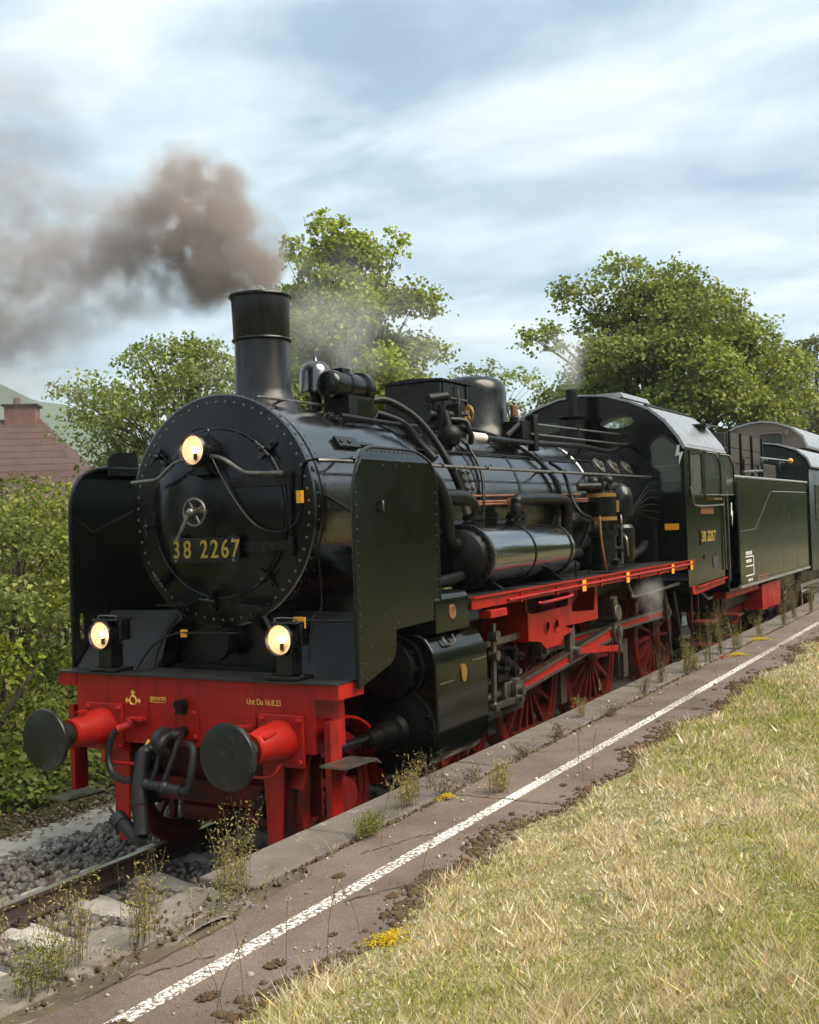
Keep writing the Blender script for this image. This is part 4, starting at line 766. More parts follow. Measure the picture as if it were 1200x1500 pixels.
    b = MB().box(.9, 1.2, 6.25, 6.5, 1.45, 1.62); b.cyl((1.0, 6.38, 1.40), (1.25, 6.38, 1.42), .11, n=16); part('oil_cup', b, 'steel', bevel=.01)
    run('brake_pipe', .022, [(1.3, 6.6, 1.75), (1.32, 6.7, 1.62), (1.32, 6.9, 1.58), (1.32, 9.0, 1.62)], 'steel')
    for (y0, z0, y1, z1) in ((6.15, 1.6, 6.3, 1.35), (8.3, 1.55, 8.7, .5), (8.75, 1.5, 9.35, .45), (7.0, 1.5, 7.15, 1.3)): part('brake_rod', MB().cyl((1.25, y0, z0), (1.2, y1, z1), .02, n=8), 'rail_rust')
for s in (1, -1):
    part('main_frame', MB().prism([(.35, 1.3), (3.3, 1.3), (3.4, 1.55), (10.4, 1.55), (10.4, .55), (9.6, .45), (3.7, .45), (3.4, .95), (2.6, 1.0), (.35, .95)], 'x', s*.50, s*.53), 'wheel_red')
    for y in (3.36, 5.32, 7.55):
        b = MB().beam((s*.80, y, 1.25), (s*.80, y+.06, .42), .05, .12, Yd); b.box(min(s*.72, s*.88), max(s*.72, s*.88), y+.02, y+.20, .45, .95); part('brake_hanger', b, 'rail_rust')
part('ash_pan', MB().box(-.48, .48, 6.9, 10.2, .55, 1.6), 'black_dull'); part('frame_floor', MB().box(-.5, .5, .4, 6.8, 1.2, 1.5), 'black_dull')
part('boiler_underside', MB().box(-.72, .72, 6.9, 8.7, 1.6, 2.3), 'black_dull')

# ---- wheels
WM = {}
def wheel_meshes(key, r, rt_, hub, nsp, crank):
    b = MB().lathe([(-.07, r-.09), (-.07, r-.155), (.055, r-.155), (.055, r-.09), (-.07, r-.09)], (0, 0, 0), (1, 0, 0), 56, cap0=False, cap1=False); b.lathe([(-.09, 0), (-.09, hub), (.10, hub*.92), (.115, hub*.75), (.115, 0)], (0, 0, 0), (1, 0, 0), 28)
    if crank:
        b.lathe([(-.05, 0), (-.05, .17), (.115, .155), (.115, 0)], (0, 0, .315), (1, 0, 0), 24); b.prism([(-.17, 0), (.17, 0), (.14, .315), (-.14, .315)], 'x', -.04, .10)
    body = b.mesh('wheel_rim')
    ty = MB().lathe([(-.095, r-.07), (-.095, r+.028), (-.065, r+.028), (-.06, r), (.05, r-.004), (.07, r-.02), (.07, r-.088), (-.06, r-.092), (-.095, r-.07)], (0, 0, 0), (1, 0, 0), 64, cap0=False, cap1=False).mesh('tyre')
    sp_ = MB(); sp_.add([(-.035, -.028, hub*.8), (.06, -.028, hub*.8), (.06, .028, hub*.8), (-.035, .028, hub*.8), (-.015, -.02, r-.14), (.035, -.02, r-.14), (.035, .02, r-.14), (-.015, .02, r-.14)], [(0, 3, 2, 1), (4, 5, 6, 7), (0, 1, 5, 4), (1, 2, 6, 5), (2, 3, 7, 6), (3, 0, 4, 7)])
    cw = None
    if crank:
        pts = []; 
        for k in range(13): a = -PI/2+(-.62+1.24*k/12); pts.append(((r-.15)*math.cos(a), (r-.15)*math.sin(a)))
        h = (r-.15)*math.sin(-PI/2+.62)+.06; pts += [((r-.15)*math.sin(.62)*.9, h), (-(r-.15)*math.sin(.62)*.9, h)]
        cw = MB().prism(pts, 'x', .0, .072).mesh('counterweight')
    WM[key] = (body, ty, sp_.mesh('spoke'), cw, nsp)
wheel_meshes('drive', .875, .05, .16, 17, True); wheel_meshes('bogie', .50, .05, .13, 11, False)
def wheel(key, name, x, y, z, par):
    body, ty, sp_, cw, nsp = WM[key]; s = 1 if x > 0 else -1
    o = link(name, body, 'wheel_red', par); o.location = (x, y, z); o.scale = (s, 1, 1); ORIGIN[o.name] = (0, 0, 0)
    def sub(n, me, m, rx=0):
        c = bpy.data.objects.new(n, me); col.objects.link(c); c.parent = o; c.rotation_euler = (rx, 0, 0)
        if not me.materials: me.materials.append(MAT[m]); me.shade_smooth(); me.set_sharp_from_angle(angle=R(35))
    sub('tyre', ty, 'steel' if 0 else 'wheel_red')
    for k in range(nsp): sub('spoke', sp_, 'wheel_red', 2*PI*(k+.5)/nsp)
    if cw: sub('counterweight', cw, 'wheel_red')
for s in (1, -1):
    for y in AX: wheel('drive', 'driving_wheel', s*.80, y, .875, loco)
    for y in (.68, 2.88): wheel('bogie', 'bogie_wheel', s*.80, y, .50, loco)
for y in AX+(.68, 2.88): part('axle', MB().cyl((-.78, y, .875 if y > 4 else .5), (.78, y, .875 if y > 4 else .5), .085, n=16), 'black_dull')
for s in (1, -1):
    b = MB().lathe([(-.02, 0), (-.02, .15), (.05, .13), (.05, 0)], (s*.93, .68, .5), (s, 0, 0), 24); part('axle_box_cover', b, 'wheel_red')
    part('bogie_frame', MB().prism([(.1, .42), (.1, .62), (.5, .78), (3.05, .78), (3.4, .62), (3.4, .42), (2.5, .36), (1.2, .36)], 'x', s*.56, s*.60), 'black_dull')
    b = MB()
    for k in range(15):
        a = R(-5+k*12); p = (.68+.60*math.cos(a), .50+.60*math.sin(a))
        if k:
            b.beam((s*.86, q[0], q[1]), (s*.86, p[0], p[1]), .20, .02, (math.cos(0)*0, (p[0]-.68), (p[1]-.5)))
        q = p
    part('wheel_guard', b, 'red_paint')

# ---- buffer beam
bm_ = part('buffer_beam', MB().prism([(-1.19, .92), (1.155, .96), (1.155, 1.46), (-1.19, 1.46)], 'y', 0, .035), 'red_paint', bevel=.005)
part('beam_cap', MB().box(1.155, 1.38, -.012, .03, 1.36, 1.46), 'red_paint', bm_); part('beam_cap', MB().box(-1.38, -1.19, -.012, .03, 1.36, 1.46), 'red_paint', bm_)
for s in (1, -1): part('beam_side', MB().box(min(s*1.36, s*1.38), max(s*1.36, s*1.38), .03, .32, 1.36, 1.46), 'red_paint', bm_)
part('beam_return', MB().box(1.12, 1.155, .035, .4, .96, 1.46), 'red_paint', bm_); part('beam_return', MB().box(-1.19, -1.16, .035, .4, .93, 1.46), 'red_paint', bm_)
part('beam_stiffener', MB().box(-1.15, 1.12, .035, .30, 1.40, 1.455), 'red_paint', bm_)
text('overhaul_date', 'Unt Da 16.8.23', .062, 'yellow_letters', bm_, (.715, -.003, 1.312), 'front', .001, .82)
tx = text('painted_word', 'genormt', .060, 'yellow_letters', bm_, (-.31, -.003, 1.296), 'front', .001, .80); part('painted_underline', MB().box(-.38, -.24, -.0035, -.001, 1.262, 1.266), 'yellow_letters', bm_)
b = MB().ring((-.573, -.002, 1.266), (0, 1, 0), .034, .008, 24, 4)
for an in (PI/2, 0, PI):
    e = Vector((math.cos(an), 0, math.sin(an))); t_ = Vector((-e.z, 0, e.x)); o_ = Vector((-.573, -.003, 1.266)); w_ = .012 if an == PI/2 else .01
    b.add([o_+e*.034+t_*w_, o_+e*.06+t_*w_, o_+e*.06+t_*.028, o_+e*.085, o_+e*.06-t_*.028, o_+e*.06-t_*w_, o_+e*.034-t_*w_], [(0, 1, 2, 3, 4, 5, 6)])
part('painted_emblem', b, 'yellow_letters', bm_, 0)
def buffer(x):
    bf = part('buffer', MB().lathe([(-.02, .15), (-.10, .145), (-.36, .105), (-.38, .115), (-.40, .115), (-.40, 0)], (x, 0, 1.05), Yd, 32), 'red_paint')
    part('mounting_plate', MB().box(x-.20, x+.20, -.028, -.001, .86, 1.235), 'red_paint', bf, bevel=.006)
    for i in (-1, 1):
        for j in (-1, 1): part('plate_bolt', MB().bolt((x+i*.165, -.028, 1.05+j*.15), (0, -1, 0), .028, .03, 6), 'red_paint', bf)
    part('plunger', MB().cyl((x, -.40, 1.05), (x, -.58, 1.05), .085, n=24), 'buffer_face', bf)
    pr = [(-.565, .10), (-.575, .20), (-.60, .228), (-.625, .232), (-.640, .228), (-.648, .19), (-.654, .10), (-.650, .09), (-.650, .05), (-.656, .04), (-.656, 0)] if x > 0 else [(-.565, .10), (-.575, .20), (-.60, .228), (-.625, .232), (-.636, .228), (-.652, .15), (-.660, .07), (-.662, 0)]
    part('buffer_head', MB().lathe(pr, (x, 0, 1.05), Yd, 48), 'buffer_face', bf)
    part('buffer_step', MB().add([(x-.03, -.33, 1.16), (x+.10, -.33, 1.13), (x+.10, -.20, 1.145), (x-.03, -.20, 1.185), (x-.03, -.33, 1.15), (x+.10, -.33, 1.12), (x+.10, -.20, 1.135), (x-.03, -.20, 1.175)], [(0, 1, 2, 3), (7, 6, 5, 4), (0, 4, 5, 1), (1, 5, 6, 2), (2, 6, 7, 3), (3, 7, 4, 0)]) if x > 0 else MB().box(x-.02, x+.02, -.3, -.2, 1.19, 1.21), 'red_paint', bf)
buffer(.875); buffer(-.875)
for x in (-.50, .56):
    b = MB().box(x-.085, x+.085, -.012, -.001, 1.10, 1.235); part('hose_bracket', b, 'red_paint', bm_)
    part('hose_bracket_shelf', MB().box(x-.075, x+.075, -.10, -.012, 1.125, 1.145), 'red_paint', bm_)
b = MB().cyl((-.52, -.06, 1.10), (-.60, -.16, 1.06), .035, n=12); b.sph((-.53, -.07, 1.11), .045, 12, 8); b.cyl((-.48, -.05, 1.12), (-.42, -.04, 1.14), .02, n=8); part('air_cock', b, 'red_paint')
run('brake_hose', .028, [(-.60, -.16, 1.06), (-.64, -.19, .98), (-.66, -.2, .85), (-.60, -.22, .74), (-.45, -.25, .70), (-.34, -.27, .72)], 'rubber', n=10)
# draw hook, shackle and screw coupling
b = MB().box(-.14, .09, -.02, -.001, 1.0, 1.22); 
for i in (-.115, .065):
    for z in (1.02, 1.20): b.bolt((i, -.02, z), (0, -1, 0), .02, .02)
part('draw_hook_plate', b, 'red_paint', bm_); b = MB().cyl((-.03, -.02, 1.27), (-.03, -.10, 1.27), .04, n=12); b.box(-.06, 0, -.09, -.02, 1.20, 1.30); part('lamp_iron', b, 'black_dull', bm_)
hook = part('draw_hook', MB().tube([(-.03, 0, 1.06), (-.03, -.16, 1.06), (-.03, -.27, 1.03), (-.03, -.30, .97), (-.03, -.24, .94)], .04, 10, 5), 'black_dull')
b = MB().tube([(-.12, -.18, 1.06), (-.10, -.22, .95), (-.12, -.26, .80), (-.16, -.28, .70)], .02, 8); b.tube([(.06, -.18, 1.06), (.04, -.22, .95), (-.0, -.26, .80), (-.04, -.28, .70)], .02, 8); b.cyl((-.13, -.18, 1.06), (.07, -.18, 1.06), .035, n=12); part('coupling_link', b, 'rubber', hook)
b = MB().lathe([(-.03, .03), (-.03, .08), (-.0, .10), (.05, .10), (.06, .05)], (-.11, -.2, 1.02), (1, 0, 0), 20); part('coupling_eye', b, 'rubber', hook)
b = MB().cyl((-.20, -.28, .70), (.14, -.28, .68), .038, n=12); b.sph((-.20, -.28, .70), .05, 10, 6); b.sph((-.02, -.28, .69), .05, 10, 6); part('coupling_screw', b, 'rubber', hook)
run('coupling_shackle', .026, [(.14, -.28, .68), (.20, -.27, .70), (.22, -.24, .85), (.20, -.20, .98), (.10, -.16, 1.0)], 'rubber', hook)
run('heating_hose', .058, [(-.27, -.22, .92), (-.26, -.26, .80), (-.25, -.30, .66), (-.20, -.34, .42), (-.18, -.36, .34)], 'rubber', n=14)
b = MB().sph((-.27, -.20, .90), .07, 12, 8); b.cyl((-.27, -.20, .90), (-.22, -.02, .98), .06, n=14); part('hose_coupling', b, 'rubber'); part('hose_clip', MB().lathe([(0, .066), (.06, .066)], (-.262, -.25, .78), (.0, -.2, -1), 16), 'rubber'); part('hose_clip', MB().lathe([(0, .066), (.04, .066)], (-.235, -.315, .60), (.1, -.2, -1), 16), 'rubber')
run('heating_hose', .055, [(-.18, -.36, .34), (-.22, -.36, .31), (-.34, -.34, .37), (-.44, -.33, .42)], 'rubber', n=14); b = MB().cyl((-.40, -.335, .395), (-.47, -.325, .435), .068, n=14); b.cyl((-.46, -.33, .43), (-.53, -.33, .50), .012, n=6); part('hose_end', b, 'rubber')
run('steam_cock', .018, [(-.33, -.10, .98), (-.31, -.14, .95), (-.27, -.14, .93), (-.2, -.10, .96)], 'brass')
run('uncoupling_rod', .013, [(-.80, -.12, .88), (-.78, -.14, .80), (-.6, -.14, .80), (-.34, -.16, .81)], 'red_paint', sub=1); run('uncoupling_rod', .012, [(.40, -.12, .80), (.80, -.14, .80), (.90, -.14, .84), (.92, -.08, .92)], 'red_paint')
# rail guards and the lower front frame
for s in (1, -1):
    b = MB().prism([(s*.66, .93), (s*.86, .93), (s*.80, .14), (s*.70, .14)], 'y', .03, .055); part('rail_guard', b, 'red_paint'); part('guard_rib', MB().prism([(.055, .92), (.20, .92), (.075, .16), (.055, .16)], 'x', s*.845-.01, s*.845+.0), 'shaded_dirty_red')
    part('front_frame_plate', MB().prism([(s*.62, .95), (s*.95, .95), (s*.95, .42), (s*.66, .36)], 'y', .36, .38), 'shaded_dirty_red')
part('front_stretcher', MB().box(-.62, .62, .30, .33, .62, .95), 'shaded_dirty_red'); part('lower_stretcher', MB().box(-.55, .6, .20, .23, .46, .64), 'shaded_dirty_red'); part('snow_bar', MB().lathe([(-.35, .09), (.55, .09)], (0, .35, .36), (1, 0, 0), 16), 'shaded_dirty_red')
for s in (1, -1):   # corner steps hung from the beam
    b = MB().box(min(s*1.24, s*1.29), max(s*1.24, s*1.29), .0, .14, .50, 1.20); b.box(min(s*1.12, s*1.29), max(s*1.12, s*1.29), .14, .155, 1.02, 1.20); st = part('step_hanger', b, 'red_paint')
    z = .93 if s > 0 else .46
    part('step_tread', MB().prism([(-.16, z), (.24, z-.01), (.30, z-.05), (.30, z-.06), (.23, z-.025), (-.16, z-.015)], 'x', s*1.16 if s < 0 else 1.30, s*1.42 if s < 0 else 1.52), 'steel', st)

# ---- cab
CR = [(-1.46, 3.50), (-1.38, 3.66), (-1.20, 3.90), (-.98, 4.09), (-.70, 4.22), (-.35, 4.33), (0, 4.365), (.35, 4.33), (.70, 4.22), (.98, 4.09), (1.20, 3.90), (1.38, 3.66), (1.46, 3.50)]
cab = plate('cab', [(1.455, 1.95), (1.455, 3.52)]+CR[::-1][1:-1]+[(-1.455, 3.52), (-1.455, 1.95)],
            [rounded([(1.14, 2.92), (1.41, 2.92), (1.41, 3.30), (1.34, 3.58), (1.14, 3.71), (.98, 3.60), (1.02, 3.3), (1.13, 3.2)], .06, 4), circ(.52, 3.945, .24, 24, .085), circ(-.52, 3.945, .24, 24, .085)], 'y', 8.76, .02, 'green_black', loco)
side = [(8.77, 1.56), (10.86, 1.60), (10.86, 3.52), (8.77, 3.50)]
for s in (1, -1):
    cs = plate('cab_side', side, [rounded([(9.05, 2.86), (9.68, 2.86), (9.68, 3.46), (9.05, 3.46)], .05, 3), rounded([(9.88, 2.88), (10.84, 2.88), (10.84, 3.46), (9.88, 3.46)], .03, 3)], 'x', s*1.455, .015, 'green_black', cab)
part('cab_rear', MB().box(-1.44, 1.44, 10.83, 10.85, 1.6, 2.7), 'black_dull', cab); part('cab_floor', MB().box(-1.44, 1.44, 8.78, 10.9, 1.6, 1.66), 'black_dull', cab); part('backhead', MB().box(-.8, .8, 8.80, 9.0, 1.66, 3.6), 'black_dull', cab)
b = MB(); n = len(CR); ro = [(x*1.035, z+.022) for x, z in CR]; poly = ro+[(x*1.01, z-.004) for x, z in CR[::-1]]
b.prism(poly, 'y', 8.68, 11.05); rf = part('cab_roof', b, 'roof_metal', cab, 25)
b = MB()
for (x0, z0, x1, z1) in ((.90, 4.19, 1.0, 4.13),): b.beam((.95, 8.72, 4.155), (.95, 11.0, 4.155), .05, .03, (.5, 0, .85))
b.beam((.60, 8.72, 4.29), (.60, 11.0, 4.29), .04, .03, (.35, 0, .93)); part('roof_rib', b, 'black_dull', rf)
part('roof_step', MB().box(1.18, 1.42, 10.2, 10.9, 3.93, 3.955), 'black_paint', rf)
part('roof_vent', MB().prism([(-.45, 4.36), (.45, 4.36), (.40, 4.44), (-.40, 4.44)], 'y', 9.3, 10.6), 'roof_metal', rf)
b = MB()
for k in range(26): b.bolt((1.512, 8.75+k*.09, 3.56), (1, 0, .5), .010)
for k in range(24):
    t = k/23*12; i = min(int(t), 11); f_ = t-i; x = ro[i][0]*(1-f_)+ro[i+1][0]*f_; z = ro[i][1]*(1-f_)+ro[i+1][1]*f_; b.bolt((x, 8.72, z), (x*.6, 0, 1), .010)
kind(part('roof_rivets', b, 'rivet_black', rf), 'stuff')
wf = part('front_window', MB().box(1.0, 1.43, 8.755, 8.765, 2.90, 3.68), 'window_glass', cab); part('window_ring', MB().tube([(x, 8.745, z) for x, z in [(1.14, 2.90), (1.42, 2.90), (1.42, 3.30), (1.35, 3.60), (1.14, 3.73), (.97, 3.61), (1.01, 3.3), (1.12, 3.2), (1.12, 2.92)]], .014, 6, 1), 'black_paint', wf)
for x in (.52, -.52): ov = part('oval_window', MB().add([(x+.24*math.cos(2*PI*k/24), 8.762, 3.945+.085*math.sin(2*PI*k/24)) for k in range(24)], [tuple(range(24))]), 'window_glass', cab); part('window_ring', MB().tube([(x+.25*math.cos(2*PI*k/24), 8.745, 3.945+.095*math.sin(2*PI*k/24)) for k in range(25)], .012, 6, 1), 'black_paint', ov)
sw = part('side_window', MB().box(1.448, 1.455, 9.05, 9.68, 2.86, 3.46), 'window_glass', cab)
b = MB().box(1.462, 1.475, 9.02, 9.05, 2.83, 3.49); b.box(1.462, 1.475, 9.68, 9.72, 2.83, 3.49); b.box(1.462, 1.475, 9.05, 9.68, 2.83, 2.86); b.box(1.462, 1.475, 9.05, 9.68, 3.46, 3.49); part('window_frame', b, 'black_paint', sw)
for y in (9.86, 10.7):
    v = part('wind_deflector', MB().add([(1.47, y, 2.86), (1.66, y+.10, 2.86), (1.66, y+.10, 3.30), (1.62, y+.08, 3.46), (1.47, y, 3.50)]+[(1.47, y+.012, 2.86), (1.66, y+.112, 2.86), (1.66, y+.112, 3.30), (1.62, y+.092, 3.46), (1.47, y+.012, 3.50)], [(0, 1, 2, 3, 4), (9, 8, 7, 6, 5)]+[(k, (k+1) % 5, 5+(k+1) % 5, 5+k) for k in range(5)]), 'window_glass', cab, 0)
    part('deflector_frame', MB().tube([(1.47, y-.004, 2.86), (1.665, y+.10, 2.86), (1.665, y+.10, 3.30), (1.62, y+.08, 3.47), (1.47, y-.004, 3.50)], .014, 6, 1), 'black_paint', v)
run('cab_handrail', .016, [(1.47, 9.0, 2.98), (1.50, 9.02, 2.80), (1.50, 9.2, 2.70), (1.50, 10.6, 2.71), (1.48, 10.8, 2.72)], 'steel', cab, sub=3)
part('arm_rest', MB().box(1.465, 1.55, 9.98, 10.5, 2.79, 2.815), 'copper' if 0 else 'brass', cab); part('cab_post', MB().cyl((1.49, 10.84, 1.7), (1.49, 10.84, 3.3), .016, n=8), 'steel', cab)
cn = part('cab_number_plate', MB().box(1.464, 1.474, 9.44, 10.30, 2.13, 2.35), 'black_paint', cab); [text('digit', ch_, .215, 'gold_letters', cn, (1.478, 9.87+x_, 2.24), 'side', .004, 1.02, .004) for ch_, x_ in zip('382267', (-.33, -.20, .01, .13, .245, .36))]
part('home_plate', MB().box(1.464, 1.472, 9.52, 10.26, 2.58, 2.68), 'copper', cab); part('small_plate', MB().box(1.464, 1.476, 9.62, 9.76, 1.92, 1.98), 'black_paint', cab); part('small_plate', MB().box(1.464, 1.472, 10.14, 10.44, 1.76, 1.93), 'brass' if 0 else 'board_grey', cab)
part('cable_tag', MB().box(1.16, 1.36, 8.735, 8.745, 2.37, 2.46), 'yellow_tag', cab); part('tool_box', MB().box(.62, 1.05, 8.55, 8.75, 1.95, 2.5), 'black_dull', cab)
def bolt_sign(x, y, z, sc, par, ax='x'):
    pts = [(-.2, 1), (.12, 1), (.02, .22), (.42, .30), (-.05, -1), (.0, -.02), (-.38, -.12)]
    b = MB()
    if ax == 'x': b.prism([(y+a*sc*.9, z+c*sc) for a, c in pts], 'x', x, x+.003)
    else: b.prism([(x+a*sc, z+c*sc) for a, c in pts], 'y', y-.003, y)
    return part('lightning_sign', b, 'white_paint', par, 0)
bolt_sign(1.405, 8.728, 3.42, .14, cab, 'y')
for y, z in ((10.0, .95), (10.0, .60)): part('cab_step', MB().box(1.18, 1.5, y-.22, y+.22, z, z+.03), 'wheel_red', cab)
part('step_hanger', MB().box(1.18, 1.21, 9.8, 9.84, .5, 1.5), 'wheel_red', cab); part('step_hanger', MB().box(1.18, 1.21, 10.16, 10.2, .5, 1.5), 'wheel_red', cab)
run('cab_pipe', .02, [(1.3, 10.0, 1.42), (1.36, 10.15, 1.30), (1.36, 10.4, 1.30)], 'steel', cab)

# ================================================================ tender
td = thing('coal_tender', 'dark green riveted coal tender coupled behind the locomotive cab', 'tender', (0, 14.9, 0))
def tp(name, mb, mat, parent=None, smooth=35, bevel=0): return mb.build(name, mat, parent or td, smooth, bevel)
tk = tp('water_tank', MB().box(-1.45, 1.45, 11.98, 18.40, 1.36, 3.18), 'green_black', bevel=.02)
tp('tank_front', MB().box(-1.42, 1.42, 11.30, 11.98, 1.36, 2.9), 'black_dull', tk); tp('tank_front_panel', MB().box(1.36, 1.42, 11.28, 11.97, 1.32, 3.16), 'black_paint', tk)
tp('coping_rail', MB().tube([(1.46, 11.6, 3.18), (1.46, 18.4, 3.19)], .022, 8, 1), 'roof_metal', tk); tp('tank_base_angle', MB().box(1.40, 1.47, 11.9, 18.42, 1.33, 1.37), 'roof_metal', tk)
b = MB()
for y in (12.05, 13.15, 14.35, 15.6, 17.0, 18.33):
    for k in range(28): b.bolt((1.451, y, 1.42+k*.064), (1, 0, 0), .010)
for z in (1.41, 3.12):
    for k in range(70): b.bolt((1.451, 12.05+k*.09, z), (1, 0, 0), .009)
kind(tp('tank_rivets', b, 'rivet_black', tk), 'stuff')
tp('tank_line', MB().tube([(1.456, 12.02, 2.27), (1.456, 13.2, 2.29), (1.456, 14.6, 2.96)], .005, 5, 1), 'steel', tk); tp('tank_line', MB().tube([(1.456, 14.75, 2.96), (1.456, 18.3, 2.97)], .007, 5, 1), 'roof_metal', tk)
b = MB()
for y0, y1, z in ((12.35, 12.95, 1.82), (12.35, 12.95, 1.50), (12.35, 12.95, 1.66)): b.box(1.452, 1.455, y0, y1, z, z+.018)
b.box(1.452, 1.455, 12.93, 12.97, 1.5, 1.83)
for k in range(5): b.box(1.452, 1.455, 12.38+k*.1, 12.44+k*.1, 1.86, 1.92)
for k in range(3): b.box(1.452, 1.455, 12.4+k*.14, 12.5+k*.14, 1.73, 1.78); b.box(1.452, 1.455, 12.5+k*.12, 12.58+k*.12, 1.41, 1.45)
tp('painted_data_panel', b, 'white_paint', tk, 0); tp('painted_notice', MB().box(1.452, 1.455, 13.2, 14.2, 1.44, 1.47).box(1.452, 1.455, 13.2, 14.1, 1.39, 1.415), 'copper', tk, 0)
bolt_sign(1.424, 11.62, 2.56, .19, tk)
for z in range(3):
    for s, x in ((1, 1.08), (-1, -1.1)): tp('coal_board', MB().box(x-.02, x+.02, 12.9, 15.7, 3.20+z*.27, 3.46+z*.27), 'board_grey', bevel=.006)
    tp('coal_board', MB().box(-1.06, 1.06, 12.86, 12.9, 3.20+z*.27, 3.46+z*.27), 'board_grey', bevel=.006)
for y in (12.95, 13.8, 14.7, 15.6): tp('stanchion', MB().box(1.10, 1.14, y-.03, y+.03, 3.18, 4.02), 'black_dull')
b = MB(); xs = np.linspace(-1.05, 1.05, 16); ys = np.linspace(12.92, 15.7, 22); G = []
for yv in ys:
    for xv in xs: G.append((xv, yv, 3.62+.28*math.cos(xv*1.3)+rng.uniform(-.05, .05)))
b.add(G, [(j*16+i, j*16+i+1, (j+1)*16+i+1, (j+1)*16+i) for j in range(21) for i in range(15)]); kind(tp('coal_heap', b, 'coal_black', smooth=0), 'stuff')
tp('rear_deck_box', MB().box(-.9, 1.02, 15.75, 17.4, 3.19, 3.55), 'board_grey', bevel=.01); tp('tank_handrail', MB().tube([(1.2, 15.0, 3.62), (1.2, 18.1, 3.66)], .016, 8, 1), 'roof_metal'); tp('rail_knob', MB().sph((1.2, 18.1, 3.66), .06, 10, 6), 'yellow_tag')
for y in (13.4, 14.9, 16.6): tp('hand_hoop', MB().tube([(1.25, y, 3.18), (1.25, y, 3.50), (1.25, y+.12, 3.58), (1.25, y+.5, 3.58)], .022, 8, 4), 'black_dull')
tp('fire_iron', MB().cyl((1.25, 13.3, 3.30), (1.25, 14.9, 3.36), .03, n=8), 'steel'); tp('brake_wheel', MB().ring((1.2, 14.9, 3.36), (1, .3, 0), .10, .022, 20), 'black_dull')
b = MB().cyl((1.30, 11.35, 2.98), (1.44, 11.6, 3.08), .11, n=16); b.ring((1.44, 11.6, 3.08), (.5, .85, .2), .10, .02, 18); tp('filler_pipe', b, 'black_dull'); tp('tender_handrail', MB().cyl((1.45, 11.25, 1.5), (1.45, 11.25, 2.9), .014, n=8), 'steel')
tp('tender_frame', MB().box(-1.12, 1.12, 11.4, 18.5, .98, 1.28), 'black_dull'); tp('frame_edge', MB().box(1.12, 1.32, 11.45, 13.9, 1.19, 1.30), 'red_paint')
tp('tool_locker', MB().box(1.02, 1.36, 14.0, 15.65, .79, 1.26), 'red_paint', bevel=.01)
for k, y in enumerate((12.5, 14.4, 15.5, 17.4)):
    for s in (1, -1): wheel('bogie', 'tender_wheel', s*.8, y, .5, td)
    tp('axle_box', MB().box(1.0, 1.2, y-.15, y+.15, .38, .68), 'black_dull', bevel=.02); b = MB()
    for j in range(5): b.beam((1.1, y-.5+.05*j, .74+.022*j), (1.1, y+.5-.05*j, .74+.022*j), .09, .018)
    tp('leaf_spring', b, 'black_dull')
b = MB().box(.97, 1.0, 12.0, 14.9, .60, .95); b.box(.97, 1.0, 15.0, 17.9, .60, .95); tp('bogie_side_frame', b, 'wheel_red')
for z in (.55, .9): tp('footstep', MB().box(1.15, 1.48, 11.55, 11.95, z, z+.03), 'wheel_red')
tp('step_hanger', MB().box(1.15, 1.18, 11.7, 11.76, .5, 1.3), 'black_dull')

# ================================================================ luggage van behind the tender
vn = thing('luggage_van', 'dark green luggage van with silver roof and brown end cupola, last vehicle behind the tender', 'railway van', (0, 23, 0))
VR = [(-1.50, 3.52), (-1.42, 3.72), (-1.2, 3.92), (-.8, 4.06), (-.4, 4.12), (0, 4.14), (.4, 4.12), (.8, 4.06), (1.2, 3.92), (1.42, 3.72), (1.50, 3.52)]
def vp(name, mb, mat, parent=None, smooth=30, bevel=0): return mb.build(name, mat, parent or vn, smooth, bevel)
vb = vp('van_body', MB().prism([(x*.96, z-.03) for x, z in VR]+[(1.44, 1.25), (-1.44, 1.25)], 'y', 18.85, 27.4), 'van_green')
vr = vp('van_roof', MB().prism([(x*1.02, z+.03) for x, z in VR]+[(x, z) for x, z in VR[::-1]], 'y', 18.70, 27.5), 'roof_metal')
CU = [(-1.06, 4.08), (-1.02, 4.28), (-.86, 4.50), (-.55, 4.66), (-.2, 4.74), (.1, 4.75), (.4, 4.70), (.72, 4.57), (.98, 4.34), (1.08, 4.08)]
cu_ = vp('cupola', MB().prism(CU, 'y', 20.9, 25.0), 'cupola_brown', vr); vp('cupola_roof', MB().prism([(x*1.04, z+.04) for x, z in CU]+[(x*1.0, z+.002) for x, z in CU[::-1]], 'y', 20.84, 25.05), 'roof_metal', vr)
cw_ = vp('cupola_window', MB().box(.02, .52, 20.88, 20.90, 4.24, 4.46), 'window_glass', vr); vp('vent_box', MB().box(.58, .70, 20.85, 20.9, 4.40, 4.56), 'cupola_brown', vr)
run('window_surround', .02, [(.0, 20.87, 4.22), (.0, 20.87, 4.44), (.08, 20.87, 4.48), (.46, 20.87, 4.48), (.54, 20.87, 4.40), (.54, 20.87, 4.22)], 'cupola_brown', vr)
for (x, z) in ((1.1, 3.55), (.8, 3.35)): vp('end_handle', MB().cyl((x-.2, 18.83, z), (x+.15, 18.83, z), .015, n=6), 'black_dull', vb)
vp('gangway_door', MB().box(-.45, .45, 18.80, 18.85, 1.3, 3.3), 'black_dull', vb)
for y in (19.6, 21.2, 23.0, 24.8): v_ = vp('van_window', MB().box(1.40, 1.445, y, y+.8, 2.4, 3.1), 'window_glass', vb); vp('window_frame', MB().box(1.44, 1.452, y-.05, y, 2.35, 3.15).box(1.44, 1.452, y+.8, y+.85, 2.35, 3.15).box(1.44, 1.452, y, y+.8, 2.35, 2.4).box(1.44, 1.452, y, y+.8, 3.1, 3.15), 'black_paint', v_)
